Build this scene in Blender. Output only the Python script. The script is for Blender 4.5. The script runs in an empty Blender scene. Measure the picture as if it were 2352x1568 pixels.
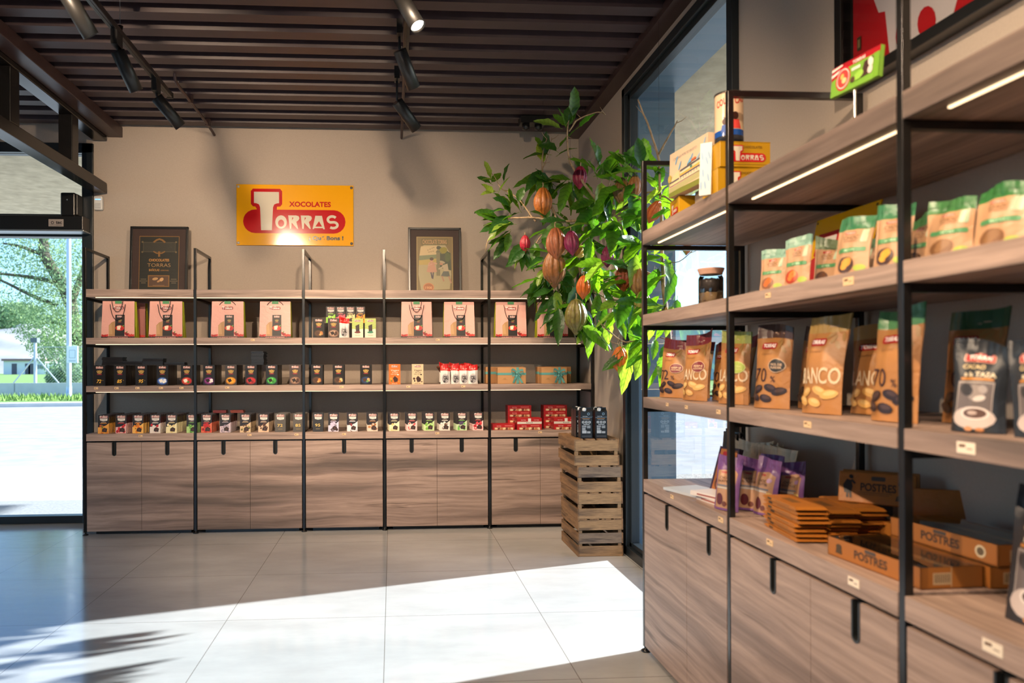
import bpy, bmesh, math, random
import numpy as np
from mathutils import Vector, Matrix, noise
from mathutils.geometry import tessellate_polygon
random.seed(7)
SC = bpy.context.scene
COL = SC.collection
# ------------------------------------------------------------------ camera, sky, sun, exposure
F_PX, YAW, PITCH, ROLL, CX, CY, EYE = 1665.41, .0623, .0028, .0034, 1004.64, 837.03, 1.27
def cam_basis():
    c, s = math.cos(YAW), math.sin(YAW)
    rz = np.array([[c, -s, 0], [s, c, 0], [0, 0, 1]])
    c, s = math.cos(PITCH), math.sin(PITCH)
    return np.array([[1, 0, 0], [0, c, s], [0, -s, c]]) @ rz
RB = cam_basis()
def hit(px, py, X=None, Y=None, Z=None):
    """the point of the plane X=, Y= or Z= that the photograph shows at a pixel"""
    a, b = px - CX, py - CY
    c, s = math.cos(ROLL), math.sin(ROLL)
    u, v = c*a - s*b, s*a + c*b
    d = RB.T @ np.array([u/F_PX, 1, -v/F_PX])
    t = X/d[0] if X is not None else (Y/d[1] if Y is not None else (Z-EYE)/d[2])
    return Vector(d*t) + Vector((0, 0, EYE))
cam_d = bpy.data.cameras.new('camera'); cam = bpy.data.objects.new('camera', cam_d); COL.objects.link(cam)
right, fwd, up = [Vector(r) for r in RB]
c_, s_ = math.cos(ROLL), math.sin(ROLL)
r2, u2 = right*c_ - up*s_, right*s_ + up*c_
m3 = Matrix((r2, u2, -fwd)).transposed()
cam.matrix_world = Matrix.Translation((0, 0, EYE)) @ m3.to_4x4()
cam_d.sensor_width = 36; cam_d.lens = F_PX*36/2352
cam_d.shift_x = (1176-CX)/2352; cam_d.shift_y = (CY-784)/2352
cam_d.clip_start = .05; cam_d.clip_end = 600
cam_d.dof.use_dof = True; cam_d.dof.focus_distance = 5.4; cam_d.dof.aperture_fstop = 2.6
SC.camera = cam
vs_ = SC.view_settings
vs_.view_transform = 'Standard'; vs_.look = 'None'; vs_.exposure = 0.12; vs_.gamma = 1; vs_.use_curve_mapping = False
SC.cycles.max_bounces = 10; SC.cycles.transparent_max_bounces = 16
SC.cycles.diffuse_bounces = 6
SC.cycles.use_denoising = True
SC.cycles.sample_clamp_indirect = 6
world = bpy.data.worlds.new('sky'); SC.world = world; world.use_nodes = True
wn = world.node_tree.nodes; wl = world.node_tree.links; wn.clear()
sky = wn.new('ShaderNodeTexSky'); sky.sky_type = 'NISHITA'; sky.sun_disc = False
SUN_E = math.radians(24); SUN_D = Vector((.953, .303, 0)).normalized()
sky.sun_elevation = SUN_E; sky.sun_rotation = math.atan2(SUN_D.x, SUN_D.y)
sky.air_density = 1.0; sky.dust_density = 1.2; sky.ozone_density = 1.5
bg = wn.new('ShaderNodeBackground'); bg.inputs[1].default_value = 0.40
wo = wn.new('ShaderNodeOutputWorld')
tint = wn.new('ShaderNodeMix'); tint.data_type = 'RGBA'; tint.blend_type = 'MULTIPLY'; tint.inputs[0].default_value = 1; tint.inputs[7].default_value = (.70, .90, 1.20, 1)
wl.new(sky.outputs[0], tint.inputs[6]); wl.new(tint.outputs[2], bg.inputs[0]); wl.new(bg.outputs[0], wo.inputs[0])
sun_l = bpy.data.lights.new('sun', 'SUN'); sun_l.energy = 17; sun_l.angle = math.radians(.8); sun_l.color = (.97, .98, 1)
sun = bpy.data.objects.new('sun', sun_l); COL.objects.link(sun)
to_sun = Vector((SUN_D.x*math.cos(SUN_E), SUN_D.y*math.cos(SUN_E), math.sin(SUN_E)))
sun.rotation_euler = to_sun.to_track_quat('Z', 'Y').to_euler(); sun.location = (8, 6, 8)

# ------------------------------------------------------------------ materials
def lin(c):
    if isinstance(c, str): c = tuple(int(c[i:i+2], 16)/255 for i in (0, 2, 4))
    return tuple((x/12.92 if x <= .04045 else ((x+.055)/1.055)**2.4) for x in c) + (1,)
MATS = {}
def new_mat(name):
    m = bpy.data.materials.new(name); m.use_nodes = True
    return m, m.node_tree.nodes, m.node_tree.links, m.node_tree.nodes['Principled BSDF']
def flat(hexc, rough=.5, metal=0, spec=.5, bump=0):
    key = (hexc, rough, metal, spec, bump)
    if key in MATS: return MATS[key]
    m, n, l, b = new_mat('colour_' + hexc)
    b.inputs['Base Color'].default_value = lin(hexc); b.inputs['Roughness'].default_value = rough
    b.inputs['Metallic'].default_value = metal; b.inputs['Specular IOR Level'].default_value = spec
    if bump:
        t = n.new('ShaderNodeTexNoise'); t.inputs['Scale'].default_value = 28; t.inputs['Detail'].default_value = 3; t.inputs['Distortion'].default_value = .6
        tc = n.new('ShaderNodeTexCoord'); l.new(tc.outputs['Object'], t.inputs['Vector'])
        bp = n.new('ShaderNodeBump'); bp.inputs['Strength'].default_value = bump; bp.inputs['Distance'].default_value = .01
        l.new(t.outputs[0], bp.inputs['Height']); l.new(bp.outputs[0], b.inputs['Normal'])
    MATS[key] = m; return m
def ramp(n, stops):
    r = n.new('ShaderNodeValToRGB'); e = r.color_ramp.elements
    e[0].position, e[0].color = stops[0][0], lin(stops[0][1]); e[1].position, e[1].color = stops[-1][0], lin(stops[-1][1])
    for p, c in stops[1:-1]:
        k = e.new(p); k.color = lin(c)
    return r
def mix(n, l, a, b, fac, mode='MIX'):
    x = n.new('ShaderNodeMix'); x.data_type = 'RGBA'; x.blend_type = mode
    if hasattr(fac, 'is_linked') or hasattr(fac, 'node'): l.new(fac, x.inputs[0])
    else: x.inputs[0].default_value = fac
    for k, v in ((6, a), (7, b)):
        if isinstance(v, tuple): x.inputs[k].default_value = v
        else: l.new(v, x.inputs[k])
    return x.outputs[2]
def wood(name, axis, cols, seed=0, rough=.5, stretch=(.55, 13)):
    WARP = (.3, .3, .8)
    m, n, l, b = new_mat(name)
    tc = n.new('ShaderNodeTexCoord'); oi = n.new('ShaderNodeObjectInfo')
    mp = n.new('ShaderNodeMapping'); a, x = stretch
    sc = [x, x, x]; sc['XYZ'.index(axis)] = a
    mp.inputs['Scale'].default_value = sc; mp.inputs['Location'].default_value = (seed*3.1, seed*1.7, seed*.9)
    l.new(tc.outputs['Object'], mp.inputs['Vector'])
    # gentle warp so the figure wanders and swirls round knots
    wz = n.new('ShaderNodeTexNoise'); wz.inputs['Scale'].default_value = 1.6; wz.inputs['Detail'].default_value = 2
    mp2 = n.new('ShaderNodeMapping'); s2 = [2.2, 2.2, 2.2]; s2['XYZ'.index(axis)] = 1.1; mp2.inputs['Scale'].default_value = s2
    l.new(tc.outputs['Object'], mp2.inputs['Vector']); l.new(mp2.outputs[0], wz.inputs['Vector'])
    ad = n.new('ShaderNodeVectorMath'); ad.operation = 'MULTIPLY_ADD'; ad.inputs[1].default_value = WARP
    l.new(wz.outputs['Color'], ad.inputs[0]); l.new(mp.outputs[0], ad.inputs[2])
    big = n.new('ShaderNodeTexNoise'); big.inputs['Scale'].default_value = .55; big.inputs['Detail'].default_value = 3; l.new(ad.outputs[0], big.inputs['Vector'])
    r1 = ramp(n, [(.34, cols[2]), (.43, cols[1]), (.52, cols[0]), (.60, cols[0]), (.66, cols[2]), (.72, cols[1])]); l.new(big.outputs[0], r1.inputs[0])
    fine = n.new('ShaderNodeTexNoise'); fine.inputs['Scale'].default_value = 4.5; fine.inputs['Detail'].default_value = 6; fine.inputs['Roughness'].default_value = .65
    l.new(ad.outputs[0], fine.inputs['Vector'])
    r2_ = ramp(n, [(.3, 'b4b0ae'), (.62, 'ffffff')]); l.new(fine.outputs[0], r2_.inputs[0])
    o = mix(n, l, r1.outputs[0], r2_.outputs[0], .75, 'MULTIPLY')
    crack = n.new('ShaderNodeTexNoise'); crack.inputs['Scale'].default_value = 1.3; crack.inputs['Detail'].default_value = 5; l.new(ad.outputs[0], crack.inputs['Vector'])
    r3 = ramp(n, [(.66, 'ffffff'), (.70, '6a5a50'), (.74, 'ffffff')]); l.new(crack.outputs[0], r3.inputs[0])
    o = mix(n, l, o, r3.outputs[0], .55, 'MULTIPLY')
    l.new(o, b.inputs['Base Color']); b.inputs['Roughness'].default_value = rough
    bp = n.new('ShaderNodeBump'); bp.inputs['Strength'].default_value = .12; bp.inputs['Distance'].default_value = .002
    l.new(fine.outputs[0], bp.inputs['Height']); l.new(bp.outputs[0], b.inputs['Normal'])
    return m
OAK = ('b59b8c', '9a8377', '726259')
WOODX = wood('oak_laminate_grain_across', 'X', OAK, 1, .5)
WOODY = wood('oak_laminate_grain_along', 'Y', OAK, 5, .5)
CRATE = wood('crate_pine', 'X', ('a5845e', '8c6f50', '6a5642'), 9, .7, (3, 30))
CRATE2 = wood('crate_pine_weathered', 'X', ('8a7764', '766557', '594e46'), 3, .75, (3, 30))
CRATEY = wood('crate_pine_side', 'Y', ('926f4c', '7c5d40', '5c4732'), 4, .7, (3, 30))
BLACK = flat('1b1a19', .42, 0, .5)
BLACKM = flat('141414', .3, 0, .6)
def noisy(name, c1, c2, scale=8, rough=.6, bump=.1, dist=.003, detail=5, stretch=None, spec=.5):
    m, n, l, b = new_mat(name)
    tc = n.new('ShaderNodeTexCoord'); t = n.new('ShaderNodeTexNoise'); t.inputs['Scale'].default_value = scale; t.inputs['Detail'].default_value = detail
    mp = n.new('ShaderNodeMapping'); mp.inputs['Scale'].default_value = stretch or (1, 1, 1)
    l.new(tc.outputs['Object'], mp.inputs[0]); l.new(mp.outputs[0], t.inputs['Vector'])
    r = ramp(n, [(.3, c1), (.7, c2)]); l.new(t.outputs[0], r.inputs[0]); l.new(r.outputs[0], b.inputs['Base Color'])
    b.inputs['Roughness'].default_value = rough; b.inputs['Specular IOR Level'].default_value = spec
    if bump:
        bp = n.new('ShaderNodeBump'); bp.inputs['Strength'].default_value = bump; bp.inputs['Distance'].default_value = dist
        l.new(t.outputs[0], bp.inputs['Height']); l.new(bp.outputs[0], b.inputs['Normal'])
    return m
PLASTER = noisy('beige_wall_paint', 'b0a294', 'b5a799', 120, .85, .08, .001)
CEILM = noisy('brown_deck_paint', '3d2e30', '443437', 14, .45, .03, .001)
BEAMM = noisy('brown_beam_paint', '3f2c29', '453230', 14, .4, .03, .001)
STEEL = noisy('black_steel_paint', '161514', '1c1a19', 20, .22, .05, .001)
ALU = flat('9aa3a8', .35, .7)
WALLFR = flat('1d2429', .35, 0, .5)
REVEAL = flat('5d7383', .35, 0, .5)
STUCCO = noisy('beige_stucco', 'a89c84', 'c4b89e', 9, .9, .3, .01, stretch=(1, 1, 1))
def glass_mat(name, tint='ffffff', amount=1.0):
    m, n, l, b = new_mat(name); n.remove(b)
    out = n['Material Output']; tr = n.new('ShaderNodeBsdfTransparent'); tr.inputs[0].default_value = lin(tint)
    gl = n.new('ShaderNodeBsdfGlossy'); gl.inputs['Roughness'].default_value = .02
    fr = n.new('ShaderNodeFresnel'); fr.inputs[0].default_value = 1.5
    mu = n.new('ShaderNodeMath'); mu.operation = 'MULTIPLY'; mu.inputs[1].default_value = amount; l.new(fr.outputs[0], mu.inputs[0])
    mx = n.new('ShaderNodeMixShader'); l.new(mu.outputs[0], mx.inputs[0]); l.new(tr.outputs[0], mx.inputs[1]); l.new(gl.outputs[0], mx.inputs[2]); l.new(mx.outputs[0], out.inputs[0])
    return m
GLASS = glass_mat('clear_glass', 'f4fbfb', .35)
PICGLASS = glass_mat('picture_glass', 'ffffff', .8)
FILM = glass_mat('clear_film', 'ffffff', 1.6)
def emit(name, col, strength):
    m, n, l, b = new_mat(name)
    b.inputs['Base Color'].default_value = (0, 0, 0, 1); b.inputs['Emission Color'].default_value = col; b.inputs['Emission Strength'].default_value = strength
    return m
WARM = (1, .60, .30, 1)
LEDM = emit('warm_led', (1, .70, .40, 1), 2.3)
LAMPM = emit('lamp_face', (1, .86, .7, 1), 25)

# ------------------------------------------------------------------ object helpers
def setp(o, label=None, cat=None, group=None, kind=None):
    for k, v in (('label', label), ('category', cat), ('group', group), ('kind', kind)):
        if v: o[k] = v
    return o
def thing(name, label, cat, loc=(0, 0, 0), rz=0, group=None, rx=0):
    o = bpy.data.objects.new(name, None); COL.objects.link(o); o.location = loc; o.rotation_euler = (rx, 0, rz); o.empty_display_size = .05
    return setp(o, label, cat, group)
_txt = {}
def text_tris(s, bold=0.0):
    k = (s, bold)
    if k in _txt: return _txt[k]
    cu = bpy.data.curves.new('t', 'FONT'); cu.body = s; cu.resolution_u = 3; cu.offset = bold; cu.size = 1
    ob = bpy.data.objects.new('t', cu); COL.objects.link(ob)
    dg = bpy.context.evaluated_depsgraph_get(); me = bpy.data.meshes.new_from_object(ob.evaluated_get(dg))
    v = [(p.co.x, p.co.y) for p in me.vertices]; f = [tuple(p.vertices) for p in me.polygons]
    bpy.data.objects.remove(ob); bpy.data.curves.remove(cu); bpy.data.meshes.remove(me)
    xs = [p[0] for p in v]; x0, x1 = min(xs), max(xs)
    v = [(p[0]-(x0+x1)/2, p[1]) for p in v]
    _txt[k] = (v, f, x1-x0); return _txt[k]
class MB:
    def __init__(s): s.v, s.f, s.m, s.sm, s.mats = [], [], [], [], []
    def mi(s, m):
        if m not in s.mats: s.mats.append(m)
        return s.mats.index(m)
    def add(s, vs, fs, m, smooth=False):
        b = len(s.v); s.v += [tuple(p) for p in vs]; k = s.mi(m)
        for f in fs: s.f.append([b+i for i in f]); s.m.append(k); s.sm.append(smooth)
        return s
    def box(s, x0, x1, y0, y1, z0, z1, m, M=None, side=None, top=None):
        P = [(x0,y0,z0),(x1,y0,z0),(x1,y1,z0),(x0,y1,z0),(x0,y0,z1),(x1,y0,z1),(x1,y1,z1),(x0,y1,z1)]
        if M is not None: P = [tuple(M @ Vector(p)) for p in P]
        F = [(0,3,2,1),(4,5,6,7),(0,1,5,4),(1,2,6,5),(2,3,7,6),(3,0,4,7)]
        if side is None and top is None: s.add(P, F, m)
        else:
            s.add(P, [F[2], F[4]], m); s.add(P, [F[3], F[5]], side or m); s.add(P, [F[0], F[1]], top or m)
        return s
    def quad(s, P, m): s.add(P, [tuple(range(len(P)))], m); return s
    def tube(s, path, r, m, n=8, r2=None, cap=True):
        path = [Vector(p) for p in path]; k = len(path); rings = []; prev = None
        for i, p in enumerate(path):
            t = (path[min(i+1, k-1)] - path[max(i-1, 0)]).normalized()
            if prev is None:
                a = Vector((0, 0, 1)) if abs(t.z) < .9 else Vector((1, 0, 0)); u = t.cross(a).normalized()
            else: u = (prev - t*prev.dot(t)).normalized()
            w = t.cross(u); prev = u
            rr = r if r2 is None else (r + (r2-r)*i/(k-1))
            rings.append([p + (u*math.cos(2*math.pi*j/n) + w*math.sin(2*math.pi*j/n))*rr for j in range(n)])
        V = [q for R in rings for q in R]; Fc = []
        for i in range(k-1):
            for j in range(n): Fc.append((i*n+j, i*n+(j+1) % n, (i+1)*n+(j+1) % n, (i+1)*n+j))
        s.add(V, Fc, m, True)
        if cap: s.add(rings[0], [tuple(range(n))[::-1]], m); s.add(rings[-1], [tuple(range(n))], m)
        return s
    def lathe(s, prof, m, n=28, M=None, cx=0, cy=0, smooth=True):
        V = []; Fc = []
        for r, z in prof:
            for j in range(n):
                a = 2*math.pi*j/n; V.append(Vector((cx+r*math.cos(a), cy+r*math.sin(a), z)))
        if M is not None: V = [M @ p for p in V]
        for i in range(len(prof)-1):
            for j in range(n): Fc.append((i*n+j, i*n+(j+1) % n, (i+1)*n+(j+1) % n, (i+1)*n+j))
        s.add(V, Fc, m, smooth); return s
    def poly(s, pts, y, m, M=None, f=None):
        tri = tessellate_polygon([[Vector((p[0], p[1], 0)) for p in pts]])
        s.flatadd([(p[0], p[1]) for p in pts], tri, y, m, f); return s
    def flatadd(s, pts2, faces, y, m, f=None, sub=.007):
        if f is None:
            s.add([(p[0], y, p[1]) for p in pts2], [fix2(fc, pts2) for fc in faces], m); return
        bm = bmesh.new(); vv = [bm.verts.new((p[0], 0, p[1])) for p in pts2]
        for fc in faces:
            try: bm.faces.new([vv[i] for i in fix2(fc, pts2)])
            except ValueError: pass
        for _ in range(5):
            ed = [e for e in bm.edges if e.calc_length() > sub]
            if not ed: break
            bmesh.ops.subdivide_edges(bm, edges=ed, cuts=1, use_grid_fill=False)
            bmesh.ops.triangulate(bm, faces=[q for q in bm.faces if len(q.verts) > 3])
        bm.verts.index_update()
        s.add([f(v.co.x, v.co.z, -y) for v in bm.verts], [[v.index for v in q.verts] for q in bm.faces], m, True); bm.free()
    def art(s, shapes, y0=0.0, f=None, eps=1e-4, rough=.45, sc=1.0, ox=0, oz=0):
        """printed marks: every shape is a thin layer on the front (-Y) face"""
        y = y0
        for sh in shapes:
            y -= eps; k = sh[0]; m = sh[-1] if not isinstance(sh[-1], str) else flat(sh[-1], rough)
            T = lambda P: [(ox+p[0]*sc, oz+p[1]*sc) for p in P]
            if k == 'rect': _, x0, z0, x1, z1, _c = sh; pts = [(x0,z0),(x1,z0),(x1,z1),(x0,z1)]
            elif k == 'rr':
                _, cx, cz, w, h, r, _c = sh; pts = []
                for ax, az, a0 in ((1,-1,-90),(1,1,0),(-1,1,90),(-1,-1,180)):
                    for q in range(6):
                        a = math.radians(a0+q*18); pts.append((cx+ax*(w/2-r)+r*math.cos(a), cz+az*(h/2-r)+r*math.sin(a)))
            elif k == 'el':
                _, cx, cz, rx, rz, rot, _c = sh; cr, sr = math.cos(math.radians(rot)), math.sin(math.radians(rot)); pts = []
                for q in range(14):
                    a = 2*math.pi*q/14; u, v = rx*math.cos(a), rz*math.sin(a); pts.append((cx+u*cr-v*sr, cz+u*sr+v*cr))
            elif k == 'poly': pts = sh[1]
            elif k == 'line':
                _, P, w, _c = sh; V = []; Fc = []
                for i, p in enumerate(P):
                    a, b = P[max(i-1,0)], P[min(i+1,len(P)-1)]; dx, dz = b[0]-a[0], b[1]-a[1]; L = math.hypot(dx, dz) or 1
                    V += [(p[0]-dz/L*w/2, p[1]+dx/L*w/2), (p[0]+dz/L*w/2, p[1]-dx/L*w/2)]
                Fc = [(2*i, 2*i+1, 2*i+3, 2*i+2) for i in range(len(P)-1)]
                s.flatadd(T(V), Fc, y, m, f); continue
            elif k == 'txt':
                _, st, cx, cz, h, opt, _c = sh; V, Fc, wd = text_tris(st, opt.get('b', 0)); g = h/.7
                gx = g if 'w' not in opt else opt['w']/wd; shr = opt.get('s', 0); ro = math.radians(opt.get('r', 0)); cr, sr = math.cos(ro), math.sin(ro); P = []
                for p in V:
                    u, v = p[0]*gx + p[1]*g*shr, p[1]*g - h/2; P.append((cx+u*cr-v*sr, cz+u*sr+v*cr))
                s.flatadd(T(P), Fc, y, m, f); continue
            pts = T(pts); s.poly(pts, y, m, f=f)
        return y
    def build(s, name, parent=None, loc=None, bevel=0, merge=False, rz=None):
        me = bpy.data.meshes.new(name); me.from_pydata(s.v, [], s.f)
        for m in s.mats: me.materials.append(m)
        me.polygons.foreach_set('material_index', s.m); me.polygons.foreach_set('use_smooth', s.sm); me.update()
        o = bpy.data.objects.new(name, me); COL.objects.link(o)
        if loc: o.location = loc
        if rz is not None: o.rotation_euler = (0, 0, rz)
        if parent: o.parent = parent
        if bevel:
            b = o.modifiers.new('edge', 'BEVEL'); b.width = bevel; b.segments = 2; b.limit_method = 'ANGLE'
        return o
def fix2(fc, P):
    a = 0; n = len(fc)
    for i in range(n):
        p, q = P[fc[i]], P[fc[(i+1) % n]]; a += p[0]*q[1]-q[0]*p[1]
    return tuple(fc) if a > 0 else tuple(fc)[::-1]
def copy_tree(o, parent=None):
    c = o.copy(); COL.objects.link(c)
    if parent: c.parent = parent
    for ch in list(o.children): copy_tree(ch, c)
    return c
def struct(o): o['kind'] = 'structure'; return o
RED, WHITE, GOLD, KRAFT, DK = 'b01820', 'f2ece4', 'c8a050', 'b98a58', '1a1615'
def logo(cx, cz, w, small=True, bc=None):
    """white capitals on a rounded red badge, the first letter taller"""
    h = w*.30
    S = [('rr', cx, cz, w, h, h*.3, bc or 'e8d8c8'), ('rr', cx, cz, w*.96, h*.86, h*.26, '8f1518'), ('el', cx, cz+h*.52, w*.09, h*.12, 0, 'e8d8c8')]
    S += [('txt', 'T', cx-w*.37, cz+h*.03, h*.74, {'b': .04}, WHITE), ('txt', 'ORRAS', cx+w*.08, cz-h*.02, h*.46, {'b': .035, 'w': w*.66}, WHITE)]
    return S
# ------------------------------------------------------------------ the room
XW, YW, ZC = 1.60, 6.12, 3.25
XL, YN = -5.6, -3.4
TS, TX, TY = .7955, -.0385, 3.7026
def floor_mat():
    m, n, l, b = new_mat('large_grey_tiles')
    tc = n.new('ShaderNodeTexCoord'); mp = n.new('ShaderNodeMapping'); mp.inputs['Location'].default_value = (-TX+TS*20, -TY+TS*20, 0)
    l.new(tc.outputs['Object'], mp.inputs[0])
    br = n.new('ShaderNodeTexBrick'); br.offset = 0; br.squash = 1; br.inputs['Scale'].default_value = 1
    br.inputs['Brick Width'].default_value = TS; br.inputs['Row Height'].default_value = TS
    br.inputs['Mortar Size'].default_value = .0016; br.inputs['Mortar Smooth'].default_value = .1; br.inputs['Bias'].default_value = 0
    br.inputs['Color1'].default_value = (0, 0, 0, 1); br.inputs['Color2'].default_value = (0, 0, 0, 1); br.inputs['Mortar'].default_value = (1, 1, 1, 1)
    l.new(mp.outputs[0], br.inputs['Vector'])
    t = n.new('ShaderNodeTexNoise'); t.inputs['Scale'].default_value = 2.2; t.inputs['Detail'].default_value = 8; t.inputs['Roughness'].default_value = .62
    mp3 = n.new('ShaderNodeMapping'); mp3.inputs['Scale'].default_value = (.7, 1.6, 1); l.new(tc.outputs['Object'], mp3.inputs[0]); l.new(mp3.outputs[0], t.inputs['Vector'])
    r = ramp(n, [(.3, 'a3a3a2'), (.55, 'b1b1b0'), (.75, 'bababa')]); l.new(t.outputs[0], r.inputs[0])
    o = mix(n, l, r.outputs[0], lin('6d6863'), br.outputs['Color'])
    l.new(o, b.inputs['Base Color'])
    r2_ = ramp(n, [(.3, '5c5c5c'), (.7, '707070')]); l.new(t.outputs[0], r2_.inputs[0]); l.new(r2_.outputs[0], b.inputs['Roughness'])
    bp = n.new('ShaderNodeBump'); bp.invert = True; bp.inputs['Strength'].default_value = .5; bp.inputs['Distance'].default_value = .002
    l.new(br.outputs['Color'], bp.inputs['Height']); l.new(bp.outputs[0], b.inputs['Normal'])
    b.inputs['Specular IOR Level'].default_value = .5
    return m
FLOORM = floor_mat()
struct(MB().box(XL-.1, XW+.02, YN-.1, YW+.2, -.06, 0, FLOORM).build('floor'))
# ceiling: trapezoidal steel deck, ribs across the room, with embossed dashes
c = MB(); per = .203; y0 = 4.124-.203*38; k = 0; P = []
y = y0
while y < YW-.02:
    P += [(y, ZC), (y+.098, ZC), (y+.114, ZC+.075), (y+.187, ZC+.075)]
    y += per
P = [p for p in P if p[0] < YW+.1 and p[0] > YN-.15]; P.append((YW+.12, P[-1][1]))
V = []
for p in P: V += [(XL-.1, p[0], p[1]), (XW+.1, p[0], p[1])]
c.add(V, [(2*i, 2*i+1, 2*i+3, 2*i+2) for i in range(len(P)-1)], CEILM)
y = y0
while y < YW-.1:
    if y > 1.2:
        for rowy in (.115,):
            for i in range(46):
                x = -2.9+i*.095
                c.box(x, x+.042, y+.1035, y+.110, ZC+.030, ZC+.038, CEILM)
    y += per
c.box(XL-.1, XW+.1, YN-.1, YW+.12, ZC+.10, ZC+.14, CEILM)
struct(c.build('ceiling'))
# window in the right wall
WY0, WY1, WZ0, WZ1 = 3.245, 4.845, .0, 3.145
w = MB()
w.box(XW, 1.92, WY1, YW+.32, -.06, ZC+.12, PLASTER)
w.box(XW, 1.92, YN-.1, WY0, -.06, ZC+.12, PLASTER)
w.box(XW, 1.92, WY0, WY1, WZ1, ZC+.12, PLASTER)
struct(w.build('wall_right'))
g = MB()
fx0, fx1 = 1.565, 1.66
for a in ((fx0, fx1, WY1-.055, WY1, 0, WZ1), (fx0, fx1, WY0, WY0+.055, 0, WZ1), (fx0, fx1, WY0, WY1, WZ1-.055, WZ1), (fx0, fx1, WY0, WY1, -.01, .06)): g.box(*a, WALLFR)
for a in ((1.59, 1.645, WY1-.095, WY1-.055, .06, WZ1-.055), (1.59, 1.645, WY0+.055, WY0+.09, .06, WZ1-.055), (1.59, 1.645, WY0+.055, WY1-.055, WZ1-.09, WZ1-.055), (1.59, 1.645, WY0+.055, WY1-.055, .06, .09)): g.box(*a, WALLFR)
wf = struct(g.build('window_1', bevel=.003))
struct(MB().quad([(1.62, WY0+.09, .09), (1.62, WY1-.095, .09), (1.62, WY1-.095, WZ1-.09), (1.62, WY0+.09, WZ1-.09)], GLASS).build('window_pane', parent=wf))
rv = MB()
rv.box(1.66, 1.93, WY1-.012, WY1+.0, 0, WZ1, REVEAL); rv.box(1.66, 1.93, WY0, WY0+.012, 0, WZ1, REVEAL); rv.box(1.66, 1.93, WY0, WY1, WZ1-.012, WZ1, REVEAL); rv.box(1.66, 1.96, WY0, WY1, -.06, .02, REVEAL)
struct(rv.build('window_reveal', parent=wf))
# back wall with the glazed entrance on its left
DX0, DX1 = -5.2, -2.444
w = MB()
w.box(DX1, XW, YW, YW+.30, -.06, ZC+.12, PLASTER); w.box(XL-.1, DX1, YW, YW+.30, 3.11, ZC+.12, PLASTER); w.box(XL-.1, DX0, YW, YW+.3, -.06, 3.11, PLASTER)
struct(w.build('wall_back'))
# left wall and the wall behind the visitor, out of view, their large windows added to let sky light in
w = MB()
w.box(XL-.3, XL, YN-.1, 2.2, -.06, ZC+.12, PLASTER); w.box(XL-.3, XL, 5.6, YW+.3, -.06, ZC+.12, PLASTER); w.box(XL-.3, XL, 2.2, 5.6, 2.9, ZC+.12, PLASTER); w.box(XL-.3, XL, 2.2, 5.6, -.06, .1, PLASTER)
struct(w.build('wall_left'))
struct(MB().quad([(XL-.1, 2.2, .1), (XL-.1, 5.6, .1), (XL-.1, 5.6, 2.9), (XL-.1, 2.2, 2.9)], GLASS).build('added_window_3'))
w = MB()
w.box(XL-.3, -4.2, YN-.3, YN, -.06, ZC+.12, PLASTER); w.box(-.9, XW, YN-.3, YN, -.06, ZC+.12, PLASTER); w.box(-4.2, -.9, YN-.3, YN, 2.7, ZC+.12, PLASTER)
struct(w.build('wall_front'))
struct(MB().quad([(-4.2, YN-.1, 0), (-.9, YN-.1, 0), (-.9, YN-.1, 2.7), (-4.2, YN-.1, 2.7)], GLASS).build('added_window_4'))
# entrance: frame, transom, glass
g = MB()
for a in ((-2.532, DX1, YW-.02, YW+.1, 0, 3.11), (DX0, DX1, YW-.02, YW+.1, 3.03, 3.11), (DX0, -2.532, YW, YW+.1, 2.345, 2.53), (DX0, -2.532, YW-.01, YW+.08, 0, .06)): g.box(*a, WALLFR)
g.box(DX0, -2.532, YW-.015, YW-.005, 3.012, 3.02, ALU); g.box(-3.9, -3.82, YW, YW+.09, 0, 3.05, WALLFR)
dr = struct(g.build('door_1', bevel=.004))
struct(MB().quad([(DX0, YW+.05, .06), (-2.532, YW+.05, .06), (-2.532, YW+.05, 2.345), (DX0, YW+.05, 2.345)], GLASS).build('door_glass', parent=dr))
struct(MB().quad([(DX0, YW+.05, 2.53), (-2.532, YW+.05, 2.53), (-2.532, YW+.05, 3.03), (DX0, YW+.05, 3.03)], GLASS).build('transom_glass', parent=dr))
# door operator over the entrance
t = thing('door_operator', 'long black automatic door operator housing over the glass entrance', 'door operator', (-3.6, YW-.02, 2.36))
MB().box(-1.4, 1.135, -.14, 0, .014, .125, BLACKM).build('housing', t, bevel=.006)
MB().box(-1.4, 1.14, -.142, -.0, 0, .014, ALU).build('light_strip', t, bevel=.003)
pl = MB(); pl.box(.87, .985, -.1425, -.14, .038, .096, flat('b8aaa0', .3, .3))
pl.art([('txt', 'tec', .95, .072, .026, {'b': .03}, '23201f'), ('el', .90, .068, .012, .012, 0, '23201f'), ('el', .90, .068, .007, .007, 0, 'b8aaa0'), ('line', [(.88, .05), (.972, .05)], .002, '4a4542'), ('line', [(.93, .045), (.972, .045)], .0015, '4a4542')], -.1425)
pl.build('maker_plate', t)
t = thing('sensor_box', 'small black upright sensor box standing on the door operator', 'sensor', (-2.585, YW-.02, 2.487))
MB().box(-.065, .05, -.12, 0, 0, .19, BLACKM).build('casing', t, bevel=.012)
MB().box(.05, .066, -.11, -.01, .01, .18, BLACKM).build('side_cover', t, bevel=.006)
MB().lathe([(0, 0), (.006, 0), (.006, .004), (0, .005)], ALU, 10, M=Matrix.Translation((-.01, -.1205, .13)) @ Matrix.Rotation(math.pi/2, 4, 'X')).build('screw', t)
t = thing('motion_detector', 'white wall motion detector beside the black door frame', 'motion detector', (-2.395, YW-.001, 2.56))
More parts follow.
